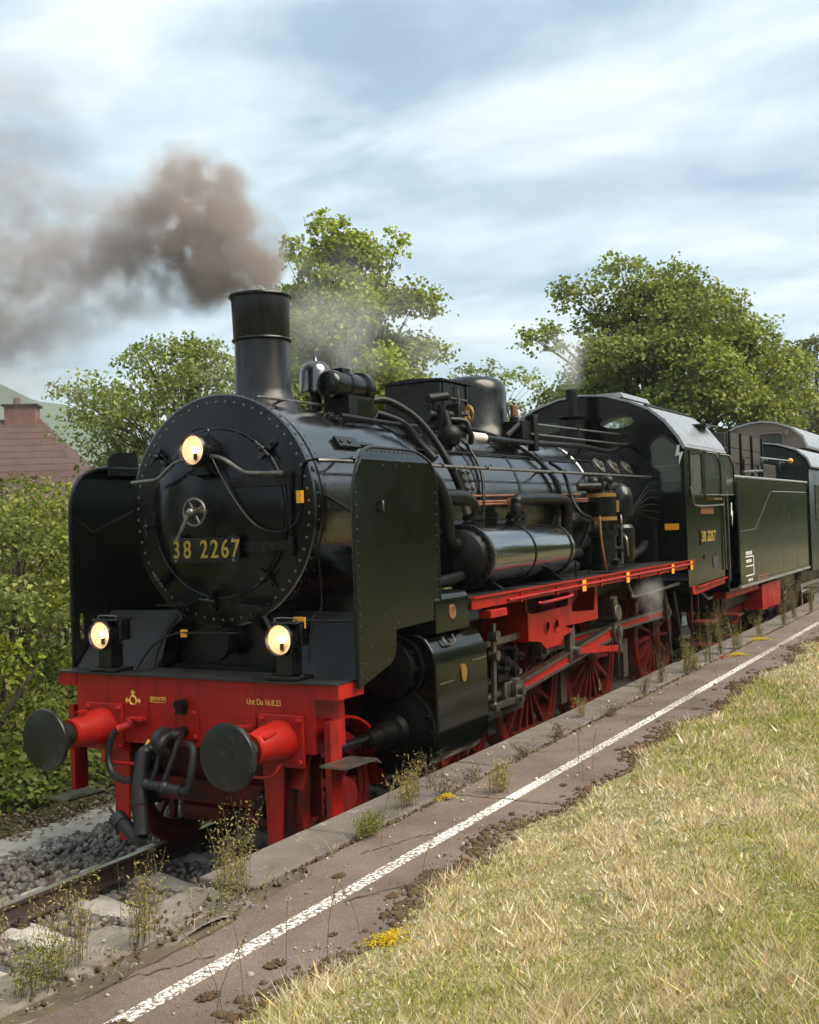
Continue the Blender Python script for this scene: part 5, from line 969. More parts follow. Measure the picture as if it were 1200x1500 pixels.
vp('underframe', MB().box(-1.2, 1.2, 18.8, 27.4, .95, 1.24), 'black_dull'); vp('van_step', MB().box(1.2, 1.5, 19.0, 20.6, .84, .88), 'board_grey')
for s in (-.875, .875): vp('van_buffer', MB().lathe([(18.8, .09), (18.50, .09), (18.49, .2), (18.45, .22), (18.42, .18), (18.42, 0)], (s, 0, 1.05), Yd, 20), 'black_dull')
for y in (20.2, 26.0):
    for s in (1, -1): wheel('bogie', 'van_wheel', s*.8, y, .5, vn)
    vp('axle_box', MB().box(1.0, 1.2, y-.15, y+.15, .36, .66), 'black_dull', bevel=.02)
# ================================================================ plants
def where(y):
    for lim, w_ in ((-3.6, 'at the broken end of the platform'), (-2.6, 'beside the bare concrete sleepers'), (-1.5, 'where the edge slabs begin'), (-.5, 'beside the red buffer beam'), (.6, 'below the smoke deflector'), (2.3, 'beside the cylinder casing'), (4.0, 'beside the crosshead'), (5.8, 'beside the first driving wheel'), (7.8, 'beside the second driving wheel'), (9.5, 'below the cab number'), (12.5, 'between cab and tender'), (15, 'below the red tender locker'), (99, 'at the rear of the tender')):
        if y < lim: return w_
def leaf_mat(name, trans=.35, rough=.5): return material(name, (.1, .15, .03), rough, attr='Col', trans=trans, spec=.35)
leaf_mat('leaf', .42, .45); leaf_mat('grass_blade', .3, .6); material('bark', (.075, .06, .045), .9, var=.4, vscale=9, bump=.02, bscale=14); material('stem', (.11, .10, .045), .8)
material('moss', (.095, .052, .026), .98, var=.5, vscale=25, bump=.02, bscale=40, dirt=(.11, .085, .03), dscale=8, dth=(.45, .65)); material('dry_leaf', (.16, .11, .07), .9, attr='Col')
def leaves(C, Nrm, size, colr, jitter=.7, ratio=.62, fold=.22):
    """one folded leaf (two triangles sharing the midrib, four vertices) at each point C facing about Nrm"""
    n = len(C); D = Nrm+rng.normal(size=(n, 3))*jitter; D /= np.linalg.norm(D, axis=1)[:, None]; T = rng.normal(size=(n, 3)); T -= (T*D).sum(1)[:, None]*D; T /= np.linalg.norm(T, axis=1)[:, None]; B = np.cross(D, T)
    s = size[:, None]; V = np.stack([C-T*s*.5, C+B*s*ratio*.5+D*s*fold*.5, C+T*s*.5-D*s*.12, C-B*s*ratio*.5+D*s*fold*.5], 1).reshape(-1, 3)
    i = np.arange(n)*4; F = np.stack([np.stack([i, i+1, i+2], 1), np.stack([i, i+2, i+3], 1)], 1).reshape(-1, 3)
    return V, F, np.repeat(colr, 4, 0)
def palette(n, cols, var=.18):
    c = np.array(cols)[rng.integers(0, len(cols), n)]; return c*(1+rng.uniform(-var, var, (n, 1)))*(1+rng.uniform(-.06, .06, (n, 3)))
def crown(blobs, per, lsize, cols, updir=.5, shell=.5):
    """leaf points: blobs (cx,cy,cz,rx,ry,rz); each blob made of small sprays so that gaps show"""
    CC, NN, SS, KK = [], [], [], []
    for (x, y, z, a, b_, c) in blobs:
        ns = max(4, int(per*a*b_*c**.5/9)); d = rng.normal(size=(ns, 3)); d /= np.linalg.norm(d, axis=1)[:, None]; d[:, 2] = np.where(d[:, 2] < -.5, -d[:, 2]*.6, d[:, 2])
        rr = rng.uniform(shell, 1.0, (ns, 1)); ctr = np.array([x, y, z])+d*rr*np.array([a, b_, c]); tone = rng.uniform(.75, 1.25)
        for q, dn in zip(ctr, d):
            m = 9; off = rng.normal(size=(m, 3))*np.array([.22, .22, .13])*min(1.5, max(.6, a))*.62; CC.append(q+off); NN.append(np.tile(dn*.6+np.array([0, 0, updir]), (m, 1))); SS.append(rng.uniform(.7, 1.25, m)*lsize); KK.append(palette(m, cols)*rng.uniform(.82, 1.18)*tone)
    return np.concatenate(CC), np.concatenate(NN), np.concatenate(SS), np.concatenate(KK)
def tree(name, label, base, trunk_h, trunk_r, blobs, per, lsize, cols, group=None, cat='tree', jitter=.7, stems=1, ratio=.62):
    t = thing(name, label, cat, base, group); b = MB(); bx_, by_, bz_ = base
    for s in range(stems):
        ox, oy = (rng.uniform(-.3, .3), rng.uniform(-.3, .3)) if stems > 1 else (0, 0); top = Vector((bx_+ox*3, by_+oy*3, bz_+trunk_h))
        b.tube([(bx_+ox*.5, by_+oy*.5, bz_-.2), (bx_+ox*1.4+.05, by_+oy*1.3, bz_+trunk_h*.4), tuple(top)], trunk_r, 9, 4, lambda u: trunk_r*(1.25-.8*u))
    for q in blobs:
        c = Vector(q[:3]); zt = bz_+min(trunk_h*.95, max(trunk_h*.3, (c.z-bz_)*.55)); st = Vector((bx_, by_, zt)); mid = st.lerp(c, .5)+Vector((rng.uniform(-.2, .2), rng.uniform(-.2, .2), rng.uniform(0, .35))); r0 = trunk_r*rng.uniform(.25, .45)
        b.tube([tuple(st), tuple(mid), tuple(c)], r0, 5, 3, lambda u: r0*(1-.8*u))
        for j in range(3): e = c+Vector((rng.uniform(-1, 1)*q[3], rng.uniform(-1, 1)*q[4], rng.uniform(-.3, 1)*q[5]))*.8; b.tube([tuple(mid), tuple(mid.lerp(e, .5)+Vector((0, 0, .08))), tuple(e)], r0*.4, 4, 2, lambda u: r0*.4*(1-.75*u))
    b.build('trunk' if cat == 'tree' else 'stems', 'bark', t)
    V, F, K = leaves(*crown(blobs, per, lsize, cols), jitter, ratio); bulk('crown' if cat == 'tree' else 'foliage', V, F, K, 'leaf', t); return t
def envelope(cx, cy, z0, z1, rx, n, rmin, rmax, shape=1.0, seed=0):
    """blobs filling an egg-shaped crown, rounder sprays to the outside"""
    g = np.random.default_rng(seed); out = []
    for k in range(n):
        u = (k+.5)/n; z = z0+(z1-z0)*u; w_ = math.sin(PI*min(1, max(.05, u**shape*.9+.10)))**.7; a = k*2.399+g.uniform(-.4, .4); rr = rx*w_*math.sqrt(g.uniform(.15, 1)); r = g.uniform(rmin, rmax)*(.75+.5*w_)
        out.append((cx+math.cos(a)*rr, cy+math.sin(a)*rr, z+g.uniform(-.3, .3), r, r, r*.72))
    return out
YG = [(.25, .31, .026), (.33, .38, .04), (.18, .235, .026), (.40, .42, .07)]
MG = [(.17, .21, .035), (.23, .265, .045), (.30, .32, .06), (.12, .155, .03)]
LG = [(.23, .27, .065), (.30, .325, .085), (.18, .22, .05), (.14, .175, .045)]
OL = [(.16, .165, .055), (.20, .20, .07), (.12, .13, .045)]
tree('maple_tree', 'tall bright yellow green maple rising behind the chimney', (-8.7, 15.9, .3), 6.5, .16, envelope(-8.7, 15.9, 4.0, 9.5, 2.1, 44, .55, .95, .9, 3)+[(-8.8, 15.4, 9.6, .55, .55, .7), (-7.7, 16.8, 9.4, .35, .35, .6), (-9.2, 14.7, 9.0, .45, .45, .6), (-8.0, 17.2, 6.5, .8, .8, .8), (-7.9, 17.6, 5.2, .8, .8, .8)], 1900, .115, YG, ratio=.85)
tree('lime_tree', 'broad rounded dark green tree behind the locomotive cab', (-6.9, 36.9, .3), 7, .35, envelope(-6.9, 36.9, 4.5, 11.6, 4.9, 70, .9, 1.6, .85, 5)+[(-8.2, 35.8, 12.2, 1.2, 1.2, 1.1), (-6.6, 37.6, 12.1, 1.2, 1.2, 1.0), (-9.6, 34.4, 11.2, 1.2, 1.2, 1.1), (-5.0, 39.5, 11.1, 1.2, 1.2, 1.0), (-10.8, 33.4, 9.6, 1.1, 1.1, 1.0), (-7.4, 36.5, 11.2, 1.6, 1.6, 1.2)], 430, .175, MG, ratio=.8)
tree('robinia_tree', 'airy pale green robinia with thin branches beside the house roof', (-9.6, 11.2, .4), 4.2, .13, envelope(-9.6, 11.2, 2.9, 6.5, 2.6, 46, .5, .9, .8, 8), 800, .105, LG, jitter=.9)
tree('birch_tree', 'loose olive birch beyond the luggage van', (-4.9, 60, 0), 9, .25, envelope(-4.9, 60, 4, 12.2, 4.4, 46, .9, 1.6, .9, 9), 170, .22, OL, jitter=1.1)
tree('young_tree', 'slender pale green tree standing to the right of the maple', (-9.4, 24.5, .3), 5, .1, envelope(-9.2, 24.5, 3.5, 7.6, 1.8, 18, .5, .85, .9, 10), 420, .14, LG)
tree('elder_bush', 'light yellow green bush poking up just behind the cab roof', (-4.2, 23.5, .2), 3, .08, envelope(-4.2, 23.5, 2.2, 5.3, 1.5, 14, .5, .8, .9, 12), 360, .14, YG, None, 'bush')
tree('hazel_bush', 'light green bush between the lime tree and the luggage van roof', (-4.5, 40, .2), 3.5, .1, envelope(-3.6, 40.5, 2.5, 6.4, 2.0, 16, .6, 1.0, .9, 13), 260, .19, YG, None, 'bush')
# shrubs along the far side of the track, left of the locomotive
SH = [((-4.6, 1.9), 2.6, 1.1, LG, 'grey green shrub with small pale leaves beside the smoke deflector', 15), ((-5.6, 3.2), 2.7, 1.2, MG, 'dense mid green shrub under the house roof', 16), ((-4.0, 3.6), 2.1, 1.0, YG, 'yellow green shrub behind the front deflector', 17), ((-3.9, .9), 1.75, .8, YG, 'low bright green shrub behind the buffer', 18), ((-6.8, 5.0), 2.6, 1.4, MG, 'large green shrub at the foot of the robinia', 19), ((-5.4, .3), 1.9, 1.1, LG, 'pale leafy shrub at the edge of the bank', 20)]
for (x, y), h, r, cols, lab, sd_ in SH: tree('shrub', lab, (x, y, ground_z(x)), h*.6, .035, envelope(x, y, ground_z(x)+.3, ground_z(x)+h*.93, r*.85, 16, r*.38, r*.55, .75, sd_), 1500, .08, cols, 'shrubs along the far side of the track', 'shrub', .9, 3)
for k in range(5):
    x, y = (-6.2, -7.5, -6.6, -8.5, -7.2)[k], (8.5, 11, 15, 19, 27)[k]
    tree('shrub', 'tall shrub growing on the bank behind the train', (x, y, ground_z(x)), 2, .05, envelope(x, y, ground_z(x)+.4, ground_z(x)+3.0, 1.3, 12, .6, .9, .8, 30+k), 260, .15, MG, 'shrubs behind the train', 'shrub', .9, 3)
# bramble and ivy ground cover on the bank
n_ = 46000; X = -2.75-np.abs(rng.beta(1.1, 1.5, n_))*4.2; Y_ = rng.uniform(-3, 9, n_); edge = -2.85-.25*np.sin(Y_*1.4)-.12*np.sin(Y_*4.1); kp = X < edge; X, Y_ = X[kp], Y_[kp]; n_ = len(X)
hump = .13+.35*np.clip((-X-2.9)/1.2, 0, 1)*(.6+.5*np.sin(X*2.1+Y_*1.7)*np.sin(Y_*.9+1)); Z = np.interp(X, GX, GZ)+rng.uniform(.0, 1, n_)**.6*hump+.02
V, F, K = leaves(np.stack([X, Y_, Z], 1), np.tile(np.array([[.35, -.25, .9]]), (n_, 1)), rng.uniform(.055, .10, n_), palette(n_, [(.17, .24, .03), (.24, .30, .05), (.12, .175, .025), (.30, .34, .08)], .25), .55, .8); kind(bulk('bramble_cover', V, F, K, 'leaf'), 'stuff')
n_ = 3800; X = rng.normal(-2.86, .14, n_); Y_ = rng.uniform(-3, 8, n_); Z = np.interp(X, GX, GZ)+.03+rng.uniform(0, .04, n_); Z = np.where(X > -2.8, -.20+rng.uniform(0, .02, n_), Z)
V, F, K = leaves(np.stack([X, Y_, Z], 1), np.tile(np.array([[0, 0, 1.]]), (n_, 1)), rng.uniform(.03, .075, n_), palette(n_, [(.15, .10, .065), (.22, .16, .11), (.10, .07, .045), (.27, .21, .15)], .25), .5, .6); kind(bulk('fallen_leaves', V, F, K, 'dry_leaf'), 'stuff')

# ---------------------------------------------------------------- lawn: short half-dry grass
def blades(P, h, wd, lean, colr):
    n = len(P); a = rng.uniform(0, 2*PI, n); sd_ = np.stack([np.cos(a), np.sin(a), 0*a], 1)*wd[:, None]; l = rng.uniform(0, 2*PI, n); ln = np.stack([np.cos(l), np.sin(l), 0*l], 1)*(lean*h)[:, None]; zz = np.zeros((n, 3)); zz[:, 2] = h
    V = np.stack([P-sd_*.5, P+sd_*.5, P+sd_*.38+ln*.35+zz*.6, P-sd_*.38+ln*.35+zz*.6, P+ln+zz*.93], 1).reshape(-1, 3); i = np.arange(n)*5
    F = np.stack([np.stack([i, i+1, i+2], 1), np.stack([i, i+2, i+3], 1), np.stack([i+3, i+2, i+4], 1)], 1).reshape(-1, 3); return V, F, np.repeat(colr, 5, 0)
def slivers(P, h, wd, lean, colr):
    n = len(P); a = rng.uniform(0, 2*PI, n); sd_ = np.stack([np.cos(a), np.sin(a), 0*a], 1)*wd[:, None]; l = rng.uniform(0, 2*PI, n); ln = np.stack([np.cos(l), np.sin(l), 0*l], 1)*(lean*h)[:, None]; ln[:, 2] = h
    V = np.stack([P-sd_*.5, P+sd_*.5, P+ln], 1).reshape(-1, 3); return V, np.arange(n*3).reshape(-1, 3), np.repeat(colr, 3, 0)
def field(x, y, s, ph): return np.sin(x*s+ph)*np.sin(y*s*.8+ph*2)+.6*np.sin(x*s*2.3+y*s*1.1+ph*3)+.4*np.sin(x*s*4.1-y*s*3.7+ph)
n_ = 1150000
dist = 2.2*np.exp(rng.uniform(0, 1, n_)**.85*math.log(30/2.2)); an = R(22)+rng.uniform(-.44, .62, n_)   # fan from where one stands, thinning with distance
X = CAM[0]-np.sin(an)*dist; Y_ = CAM[1]+np.cos(an)*dist; edge = 2.95+.10*np.sin(Y_*1.9)+.06*np.sin(Y_*5.3+1)+rng.exponential(.10, n_)*1.0
kp = (X > edge) & (X < 15); X, Y_, dist = X[kp], Y_[kp], dist[kp]; n_ = len(X); f1 = field(X, Y_, 1.7, .4); f2 = field(X, Y_, 5.3, 1.9); f3 = field(X, Y_, .8, 2.7); dry = 1/(1+np.exp(-(f1*.9+f2*.8+f3*.7+rng.normal(0, .6, n_)+.40)*1.6))
isdry = rng.uniform(0, 1, n_) < dry
cg = palette(n_, [(.34, .37, .075), (.44, .45, .10), (.26, .31, .06), (.50, .46, .15)], .25); cdry = palette(n_, [(.70, .58, .33), (.78, .69, .47), (.62, .50, .26), (.82, .76, .60), (.55, .37, .18)], .2)
colr = np.where(isdry[:, None], cdry, cg); fs = np.clip(dist/5, .8, 3.2)
V, F, K = slivers(np.stack([X, Y_, lawn_z(X, Y_)-.004], 1), (rng.uniform(.008, .032, n_)+rng.exponential(.010, n_))*np.clip(1+.45*f2-.2*f3, .45, 2.0), (.003+rng.exponential(.0032, n_))*fs, rng.uniform(.1, 1.6, n_), colr*rng.uniform(.6, 1.32, n_)[:, None]); kind(bulk('lawn_grass', V, F, K, 'grass_blade'), 'stuff')
# broad-leaved rosettes and clover between the blades
n_ = 60000; dist = 2.4*np.exp(rng.uniform(0, 1, n_)*math.log(18/2.4)); an = R(22)+rng.uniform(-.44, .60, n_); X = CAM[0]-np.sin(an)*dist; Y_ = CAM[1]+np.cos(an)*dist; f4 = field(X, Y_, 2.9, 4.1)+.8*field(X, Y_, 8.0, 1.0)+rng.normal(0, .4, n_); kp = (X > 3.05) & (X < 12) & (f4 > .9); X, Y_, f4, dist = X[kp], Y_[kp], f4[kp], dist[kp]; n_ = len(X)
pale = field(X, Y_, 1.3, 5.0) > .0
V, F, K = leaves(np.stack([X, Y_, lawn_z(X, Y_)+rng.uniform(.004, .03, n_)], 1), np.tile(np.array([[0, 0, 1.]]), (n_, 1)), rng.uniform(.012, .03, n_)*np.clip(dist/6, .9, 2), np.where(pale[:, None], palette(n_, [(.56, .55, .44), (.66, .62, .50), (.42, .43, .28)], .2), palette(n_, [(.20, .27, .05), (.28, .34, .07), (.36, .38, .10)], .2)), .8, .45); kind(bulk('lawn_weeds', V, F, K, 'leaf'), 'stuff')
# a few hundred longer dry stalks in the lawn, uncountable
n_ = 900; dist = 2.4*np.exp(rng.uniform(0, 1, n_)*math.log(24/2.4)); an = R(22)+rng.uniform(-.44, .60, n_); X = CAM[0]-np.sin(an)*dist; Y_ = CAM[1]+np.cos(an)*dist; kp = (X > 2.95) & (X < 12); X, Y_ = X[kp], Y_[kp]; n_ = len(X)
V, F, K = blades(np.stack([X, Y_, lawn_z(X, Y_)-.005], 1), rng.uniform(.10, .26, n_), rng.uniform(.002, .004, n_), rng.uniform(.2, .9, n_), palette(n_, [(.42, .36, .20), (.34, .32, .13)])); kind(bulk('dry_stalks', V, F, K, 'grass_blade'), 'stuff')
# moss fringe along the lawn edge (a crust of lumps) and single clumps on the asphalt
n_ = 9000; Y_ = -6+rng.uniform(0, 1, n_)**1.4*24; X = 2.97+.10*np.sin(Y_*1.9)+.06*np.sin(Y_*5.3+1)+rng.normal(.0, .06, n_)-.10*(rng.uniform(0, 1, n_) < .06)*rng.uniform(0, 1.4, n_)
V, F, _ = stones(np.stack([X, Y_, np.full(n_, PZ-.004)], 1), np.minimum(rng.exponential(.009, n_)+.005, .028), np.zeros((n_, 3))); V[:, 2] = PZ-.004+(V[:, 2]-PZ+.004)*.8; kind(bulk('moss_crust', V, F, None, 'moss'), 'stuff')
def clump(x, y, r, label):
    m = int(50+r*1400); a = rng.uniform(0, 2*PI, m); q = np.sqrt(rng.uniform(0, 1, m))*r; V, F, _ = stones(np.stack([x+np.cos(a)*q, y+np.sin(a)*q*1.5, np.full(m, PZ-.002)], 1), rng.uniform(.12, .32, m)*r, np.zeros((m, 3))); V[:, 2] = PZ-.003+np.abs(V[:, 2]-PZ)*.9
    tag(bulk('moss_clump', V, F, None, 'moss'), label, 'moss', 'moss clumps on the asphalt')
for k in range(30): yq = -4.2+17*(k/29)**1.25+rng.uniform(-.2, .2); clump(2.66+rng.uniform(.02, .24), yq, rng.uniform(.012, .042), 'small brown moss clump between white line and lawn, '+where(yq))
clump(2.60, -3.42, .045, 'brown moss patch lying on the white line'); clump(2.40, -1.6, .03, 'brown moss clump on the track side of the white line')

# ---------------------------------------------------------------- weeds on the platform edge
def weed(x, y, h, spread, n, style, label, grp):
    t = thing('weed', label, 'weed', (x, y, PZ-.01), grp); b = MB(); C = []; Cs = []
    for k in range(n):
        a = rng.uniform(0, 2*PI); q = spread*rng.uniform(.1, 1); hh = h*(1.5 if y < -1.5 or y > 5 else 1.25)*rng.uniform(.5, 1); x0, y0 = x+rng.normal(0, .02), y+rng.normal(0, .05); tip = Vector((x0+math.cos(a)*q, y0+math.sin(a)*q, PZ+hh)); r0 = .0018
        b.tube([(x0, y0, PZ-.01), (x0+math.cos(a)*q*.3, y0+math.sin(a)*q*.3, PZ+hh*.55), tuple(tip)], r0, 4, 3, lambda u: r0*(1.1-.8*u))
        m = {'green': 26, 'dry': 12, 'seed': 9, 'yellow': 30}[style]
        for j in range(m): u = rng.uniform(.12, 1); C.append((x0+math.cos(a)*q*u**1.6+rng.normal(0, .012+.01*u), y0+math.sin(a)*q*u**1.6+rng.normal(0, .012+.01*u), PZ+hh*u)); Cs.append(u)
    b.build('stems', 'stem', t, 0); C = np.array(C); n_ = len(C)
    cols = {'green': [(.17, .22, .035), (.26, .28, .05), (.36, .34, .08)], 'dry': [(.17, .12, .075), (.12, .075, .05), (.25, .19, .11)], 'seed': [(.45, .38, .22), (.38, .31, .17)], 'yellow': [(.36, .31, .09), (.46, .38, .13), (.27, .25, .07), (.42, .33, .15)]}[style]
    V, F, K = leaves(C, np.tile(np.array([[0, 0, .6]]), (n_, 1)), rng.uniform(.010, .026, n_), palette(n_, cols, .2), .9, .32); bulk('leaves', V, F, K, 'leaf', t)
W1 = 'feathery yellow green weed growing from the platform joint'; W2 = 'dry brown seeding weed on the platform edge'; W3 = 'bright green leafy weed tuft on the platform edge'
for (x, y, h, s, n, st) in ((2.12, -2.15, .30, .14, 16, 'yellow'), (2.05, -2.0, .34, .12, 10, 'yellow'), (1.86, -2.5, .26, .12, 9, 'dry'), (2.1, -2.75, .30, .16, 14, 'yellow'), (2.0, -3.1, .34, .18, 16, 'yellow'), (2.08, -3.35, .22, .16, 18, 'green'), (1.9, -3.5, .36, .16, 14, 'dry'), (2.1, -3.9, .38, .2, 20, 'yellow'), (1.95, -4.2, .36, .18, 14, 'green'), (1.75, -3.3, .30, .12, 8, 'yellow'), (1.70, -3.8, .40, .2, 18, 'dry'), (1.6, -4.2, .45, .2, 20, 'dry'),
                        (2.16, -.92, .15, .09, 22, 'green'), (2.1, -.75, .12, .1, 10, 'dry'), (2.05, -.25, .26, .12, 14, 'yellow'), (1.95, .0, .28, .1, 10, 'yellow'), (1.93, .3, .25, .1, 8, 'dry'), (2.12, .1, .14, .14, 12, 'dry'), (2.44, .32, .20, .09, 16, 'yellow'), (2.1, .6, .10, .12, 10, 'dry'), (2.13, 1.4, .10, .2, 12, 'dry'), (2.1, 2.2, .12, .14, 12, 'dry'), (1.95, 3.2, .18, .1, 8, 'yellow'), (2.2, 3.3, .12, .18, 12, 'dry'), (2.1, 4.6, .22, .16, 14, 'dry'), (2.05, 5.4, .34, .18, 16, 'dry'), (2.1, 6.2, .34, .2, 18, 'yellow'), (2.1, 6.5, .16, .12, 20, 'green'), (2.08, 7.3, .46, .2, 14, 'green'), (2.05, 8.0, .52, .22, 16, 'yellow'), (2.12, 8.6, .3, .2, 18, 'green'), (2.1, 10.2, .30, .2, 14, 'yellow'), (2.1, 12, .62, .3, 22, 'yellow'), (2.05, 13.2, .7, .3, 22, 'yellow'), (2.1, 14.6, .6, .3, 20, 'yellow'), (2.1, 16.5, .6, .3, 20, 'dry')):
    weed(x, y, h*.9, s, int(n*1.5), st, ('tall ' if h > .29 else 'low ' if h < .16 else '')+{'yellow': 'feathery yellow green weed ', 'dry': 'dry brown seeding weed ', 'green': 'bright green leafy weed '}[st]+where(y), 'weeds along the platform edge')
def stalk(x, y, h, lx, ly, label):
    t = thing('grass_stalk', label, 'grass stalk', (x, y, PZ), 'tall seeding grass stalks'); b = MB().tube([(x, y, PZ-.01), (x+lx*.3, y+ly*.3, PZ+h*.55), (x+lx, y+ly, PZ+h)], .0016, 5, 4); b.build('stem', 'stem', t, 0)
    n_ = 40; u = rng.uniform(.72, 1, n_); C = np.stack([x+lx*u**1.5, y+ly*u**1.5, PZ+h*u], 1)+rng.normal(0, .005, (n_, 3)); V, F, K = leaves(C, np.tile(np.array([[0, 0, .3]]), (n_, 1)), rng.uniform(.010, .020, n_), palette(n_, [(.50, .43, .28), (.42, .34, .2)]), .8, .35); bulk('seed_head', V, F, K, 'leaf', t)
ST = 'tall pale seeding grass stalk at the edge of the asphalt'
for (x, y, h, lx, ly) in ((2.92, -3.05, .42, -.10, .02), (2.95, -3.2, .36, -.2, -.05), (3.0, -2.6, .34, .03, .05), (2.9, -2.75, .30, -.05, .1), (2.3, -1.0, .36, .08, .04), (2.75, 1.0, .36, .0, .03), (2.8, 1.15, .30, .04, 0), (2.86, .8, .28, -.02, 0), (2.2, 3.0, .38, .0, .0), (3.0, 2.2, .30, -.12, .1), (2.95, 4.4, .3, -.1, .1), (2.5, 7.0, .5, -.12, .12), (2.9, -1.6, .26, .05, .05), (3.05, -3.4, .40, .1, .1), (2.98, -2.3, .25, -.12, 0)): stalk(x, y, h, lx, ly, 'pale seeding grass stalk '+('leaning over ' if abs(lx)+abs(ly) > .15 else 'standing upright ')+'on the platform, '+where(y))
def stonecrop(x, y, r, c, label):
    n_ = int(900*r/.06); a = rng.uniform(0, 2*PI, n_); q = np.minimum(np.abs(rng.normal(0, .55, n_)), 1.15)*r*(1+.35*np.sin(a*3+x*9)+.2*np.sin(a*7)); Z = PZ+.022*np.exp(-(q/r)**2)+rng.uniform(0, .014, n_); V, F, K = leaves(np.stack([x+np.cos(a)*q, y+np.sin(a)*q*1.3, Z], 1), np.tile(np.array([[0, 0, 1.]]), (n_, 1)), rng.uniform(.006, .013, n_), palette(n_, c, .15), .6, .8); tag(bulk('stonecrop', V, F, K, 'leaf'), label, 'flowers', 'yellow stonecrop cushions')
YY = [(.80, .60, .02), (.72, .52, .02), (.55, .45, .04)]
stonecrop(2.19, .03, .05, YY, 'small yellow stonecrop cushion on the platform joint'); stonecrop(3.12, -2.28, .10, YY, 'yellow flowering patch where the lawn meets the moss'); stonecrop(2.3, 7.9, .11, YY, 'yellow stonecrop cushion with a reddish side on the far platform edge'); stonecrop(2.2, 7.6, .07, [(.45, .16, .05), (.5, .25, .08)], 'reddish stonecrop cushion on the far platform edge'); stonecrop(2.2, 9.7, .13, YY, 'yellow stonecrop cushion farthest along the platform edge')

# ---------------------------------------------------------------- trees behind the photographer and up the line (seen only as reflections)
for k, (x, y) in enumerate([(13+(j % 3)*1.6, -26+j*5.2) for j in range(15)]+[(14+(j % 3)*2, 53+j*8) for j in range(11)]): tree('row_tree', 'leafy tree in the row along the back of the platform', (x, y, .5), 3, .16, envelope(x, y, 1.4, 7.5+(k*37 % 5)*.5, 2.7, 16, 1.2, 1.7, .8, 60+k), 40, .55, MG, 'trees along the back of the platform')
for k, (x, y) in enumerate([(-13, -28), (-9, -34), (-16, -19), (-4, -42), (3, -44), (9, -38), (-20, -9)]): tree('line_tree', 'leafy tree beside the line ahead of the locomotive', (x, y, -.3), 3, .2, envelope(x, y, .8, 8.0, 3.2, 16, 1.4, 2.0, .8, 90+k), 34, .65, MG, 'trees beside the line ahead')

# dry grass and moss rooted in the joint behind the edge slabs and over the broken end
n_ = 5200; Y_ = -5.5+rng.uniform(0, 1, n_)**1.2*24; cl = np.sin(Y_*2.1)+np.sin(Y_*5.7+1)+.7*np.sin(Y_*11+2)+rng.normal(0, .5, n_); Y_ = Y_[cl > .15]; n_ = len(Y_); X = np.where(Y_ < -1.6, 2.02+rng.normal(0, .12, n_), 2.125+rng.normal(0, .03, n_))
V, F, K = blades(np.stack([X, Y_, np.full(n_, PZ-.012)], 1), rng.exponential(.022, n_)+.015, rng.uniform(.002, .005, n_), rng.uniform(.4, 1.8, n_), palette(n_, [(.46, .37, .20), (.36, .27, .15), (.55, .48, .33), (.27, .27, .08)], .2)); kind(bulk('joint_grass', V, F, K, 'grass_blade'), 'stuff')
n_ = 2600; Y_ = -5.5+rng.uniform(0, 1, n_)**1.2*20; X = np.where(Y_ < -1.6, 2.05+rng.normal(0, .13, n_), 2.13+rng.normal(0, .025, n_)); V, F, _ = stones(np.stack([X, Y_, np.full(n_, PZ-.01)], 1), np.minimum(rng.exponential(.005, n_)+.003, .016), np.zeros((n_, 3))); kind(bulk('joint_moss', V, F, None, 'moss'), 'stuff')
# print('TRIS', sum(len(o.data.polygons) for o in bpy.data.objects if o.type == 'MESH'))

